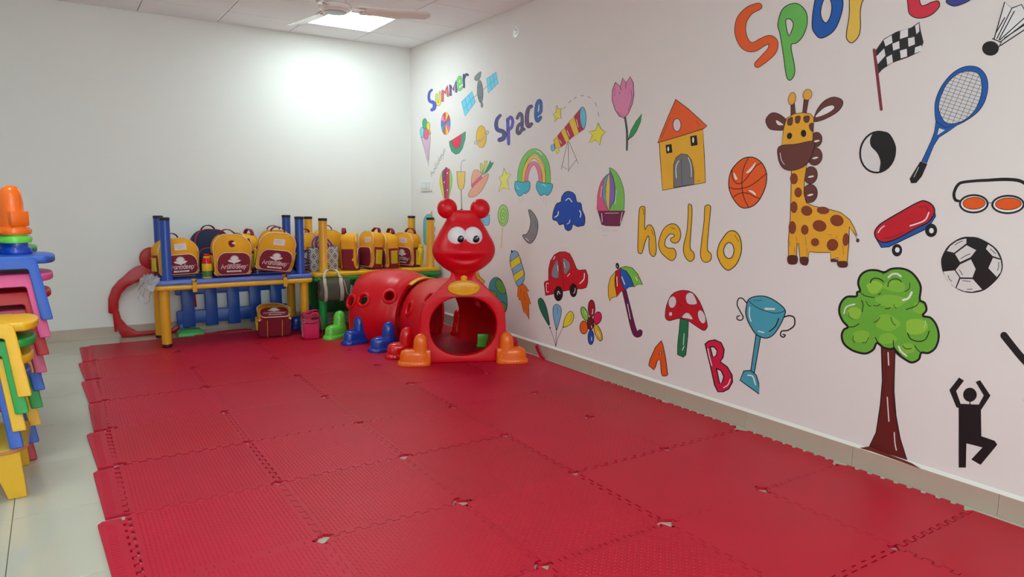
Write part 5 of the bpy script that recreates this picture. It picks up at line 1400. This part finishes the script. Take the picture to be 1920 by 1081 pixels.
for cx_, rx, oy in ((548, 258, 0), (1180, 292, 12)):
    q.e('lens_frame', BLK, cx_, 706 + oy, rx + 16, 178, -1, 0).e('lens_rim', WHT, cx_, 706 + oy, rx - 22, 142, -1, 0).e('lens', (214, 82, 12), cx_ + 6, 695 + oy, rx - 52, 110, -2, .9)
q.l('815,688 880,688', 1.2).done()
q = Pic('painted_basketball', 'painted orange basketball between the word hello and the giraffe', (1350, 280, 9.01))
q.f('ball', (222, 88, 28), '480,130 580,140 690,210 760,320 790,440 770,620 690,810 590,930 490,980 380,985 290,920 200,790 150,640 155,480 200,340 300,220 390,155', ol=1.3)
for a in ('478,145 420,260 380,400 370,560 385,740 430,880 485,975', '205,340 205,430 235,530 300,578 370,562 450,480 540,360 620,270 700,228', '160,645 260,668 380,655 500,620 620,540 780,410', '232,800 310,750 400,730 500,750 600,805 670,828'): q.l(a, 1.5, (52, 16, 14))
q.f('highlight_patch', WHT, '600,215 570,300 500,385 440,392 520,310', ol=0).f('highlight_patch', WHT, '230,390 262,430 296,500 255,504 235,450', ol=0).f('highlight_patch', WHT, '480,690 550,700 600,745 600,775 540,735', ol=0).done()
q = Pic('painted_football', 'painted black and white football below the goggles', (1750, 430, 8.314))
q.f('ball', BLK, '570,113 700,128 870,212 990,308 1062,440 1082,580 1050,692 960,812 800,942 620,987 480,972 350,912 228,802 148,660 120,500 148,390 228,260 358,162 468,118', ol=0)
for pts in ('515,140 515,215 325,362 210,335 260,260 360,185 440,155', '520,245 668,322 582,430 415,508 338,380', '585,465 660,615 610,748 425,745 348,630 415,545', '855,232 930,280 990,350 1040,450 920,410 820,300', '930,440 1050,475 1065,580 1050,660 990,740 858,602', '155,655 330,637 405,745 345,905 250,830 180,730', '420,770 615,772 760,935 600,970 480,960 362,912'): q.f('white_panel', (206, 202, 200), pts, False, 0)
for a in ('340,240 390,205 455,178', '430,455 500,410 575,378', '405,625 430,665 455,710', '890,302 930,340 970,378', '1018,510 1015,580 1000,640', '228,718 250,770 285,808', '455,798 520,802 580,808', '525,933 605,928'): q.l(a, 1.2)
q.done()
T_ = (1560, 490, 5.405)
q = Pic('painted_tree', 'painted tree with curly green crown and brown trunk', I_)
q.f('trunk', (94, 26, 22), '290,438 356,446 352,560 350,650 360,770 380,880 416,991 330,958 230,920 265,850 285,720 295,600', False, 1.6)
q.l('322,465 325,525', 2.2, WHT).l('318,680 322,740 326,796', 2.0, WHT).l('352,850 355,900 362,935', 2.0, WHT).l('308,480 310,560 300,680', .8).l('342,600 348,760', .8).l('258,910 290,915', .8)
q.fr = T_
GN = (98, 166, 52)
q.f('crown', GN, '530,108 600,75 700,70 790,100 860,170 900,260 890,385 940,420 957,490 920,550 1000,570 1060,650 1082,760 1050,870 980,925 905,925 880,990 810,1022 740,990 660,930 630,880 590,887 520,870 455,825 420,890 350,930 270,922 190,890 120,830 98,750 120,690 160,662 108,600 73,510 90,420 150,358 245,352 255,310 285,295 265,220 290,140 360,93 450,88', ol=3.0)
LGN = (136, 186, 60)
for x, y, rx, ry, ro in ((640, 250, 110, 60, 10), (430, 260, 80, 60, 0), (600, 400, 160, 60, -10), (230, 520, 70, 60, -20), (300, 760, 90, 70, 20), (560, 620, 120, 80, 0), (850, 660, 110, 90, -15), (760, 880, 80, 60, 10), (880, 470, 60, 60, 0), (560, 780, 90, 60, 0)):
    q.f('light_brush_patch', LGN if (x // 10) % 2 else (120, 178, 56), [(x + rx * cos(R(a)) * (1 + .12 * sin(3 * R(a) + x)), y + ry * sin(R(a)) * (1 + .12 * cos(2 * R(a) + y))) for a in range(0, 360, 20)], ol=0)
for a, w in (('390,215 400,185 440,168 490,180 522,204', 2.0), ('566,255 575,210 620,178 670,180 705,205', 1.6), ('785,215 785,270 740,305', 1.2), ('280,300 330,345 430,365', 1.4), ('300,395 315,440 305,510', 1.6), ('160,662 220,660 275,630', 1.6), ('890,390 850,450 750,485', 1.5), ('765,725 800,785 880,808 950,785 985,705', 1.8), ('840,855 870,895 905,925', 1.5), ('622,800 630,870 700,950', 1.6), ('440,770 460,810 500,860', 1.8), ('345,405 370,445 395,450', 1.2), ('420,445 460,450 488,430', 1.2), ('540,478 575,476 590,466', 1.4), ('425,615 460,600 486,565', 1.3), ('595,562 612,615 645,648', 1.2), ('215,750 212,790 232,822', 1.2), ('305,820 345,818 372,770', 1.2), ('628,430 630,455 655,475', 1.0), ('715,850 750,885 805,880', 1.3), ('530,108 515,130', 1.4), ('170,512 175,560 215,585', .7), ('470,335 495,320', 1.4)): q.l(a, w)
q.l('572,160 610,128 660,125 698,150', 3.6, WHT).l('720,390 775,370 808,312', 4.0, WHT).l('122,525 145,460 230,432', 2.6, WHT).l('675,860 700,910 755,955', 3.0, WHT).l('945,600 950,630 935,670', 1.8, (170, 200, 150)).done()
q = Pic('painted_figure', 'painted black stick figure with raised arms standing on one leg', I_)
q.e('head', BLK, 717, 668, 33, 34, 0, 0).l('717,700 717,720', 2.2)
q.f('body', BLK, '652,728 618,645 665,585 688,600 650,650 672,712 760,716 784,672 745,606 766,598 816,672 770,742 772,868 836,890 849,908 768,1006 724,980 778,922 700,902 697,1019 663,1019 663,732', False, .2).done()
q = Pic('painted_figure', 'black painted arm of another figure at the right edge', (1840, 600, 6.005))
q.b('arm', BLK, '255,172 360,305 460,425 560,520', [84, 80, 82, 90], 0).b('arm_lower', BLK, '560,520 620,640 560,760 520,900', [90, 80, 76, 84], 0).done()
# tree paint that runs onto the skirting ledge
b = MB()
for pts in ('185,925 230,917 300,945 415,989 440,1000 482,1026 420,1004 330,972 240,940',):
    V, F = fill2(S(pts)); b.add([on_wall(1540 + v[0] / 2.5737, 480 + v[1] / 2.5737, -.0128) for v in V], F)
o = b.obj('spilled_paint', paint((104, 40, 30))); tag(o, 'brown trunk paint running onto the skirting below the painted tree', 'paint mark')
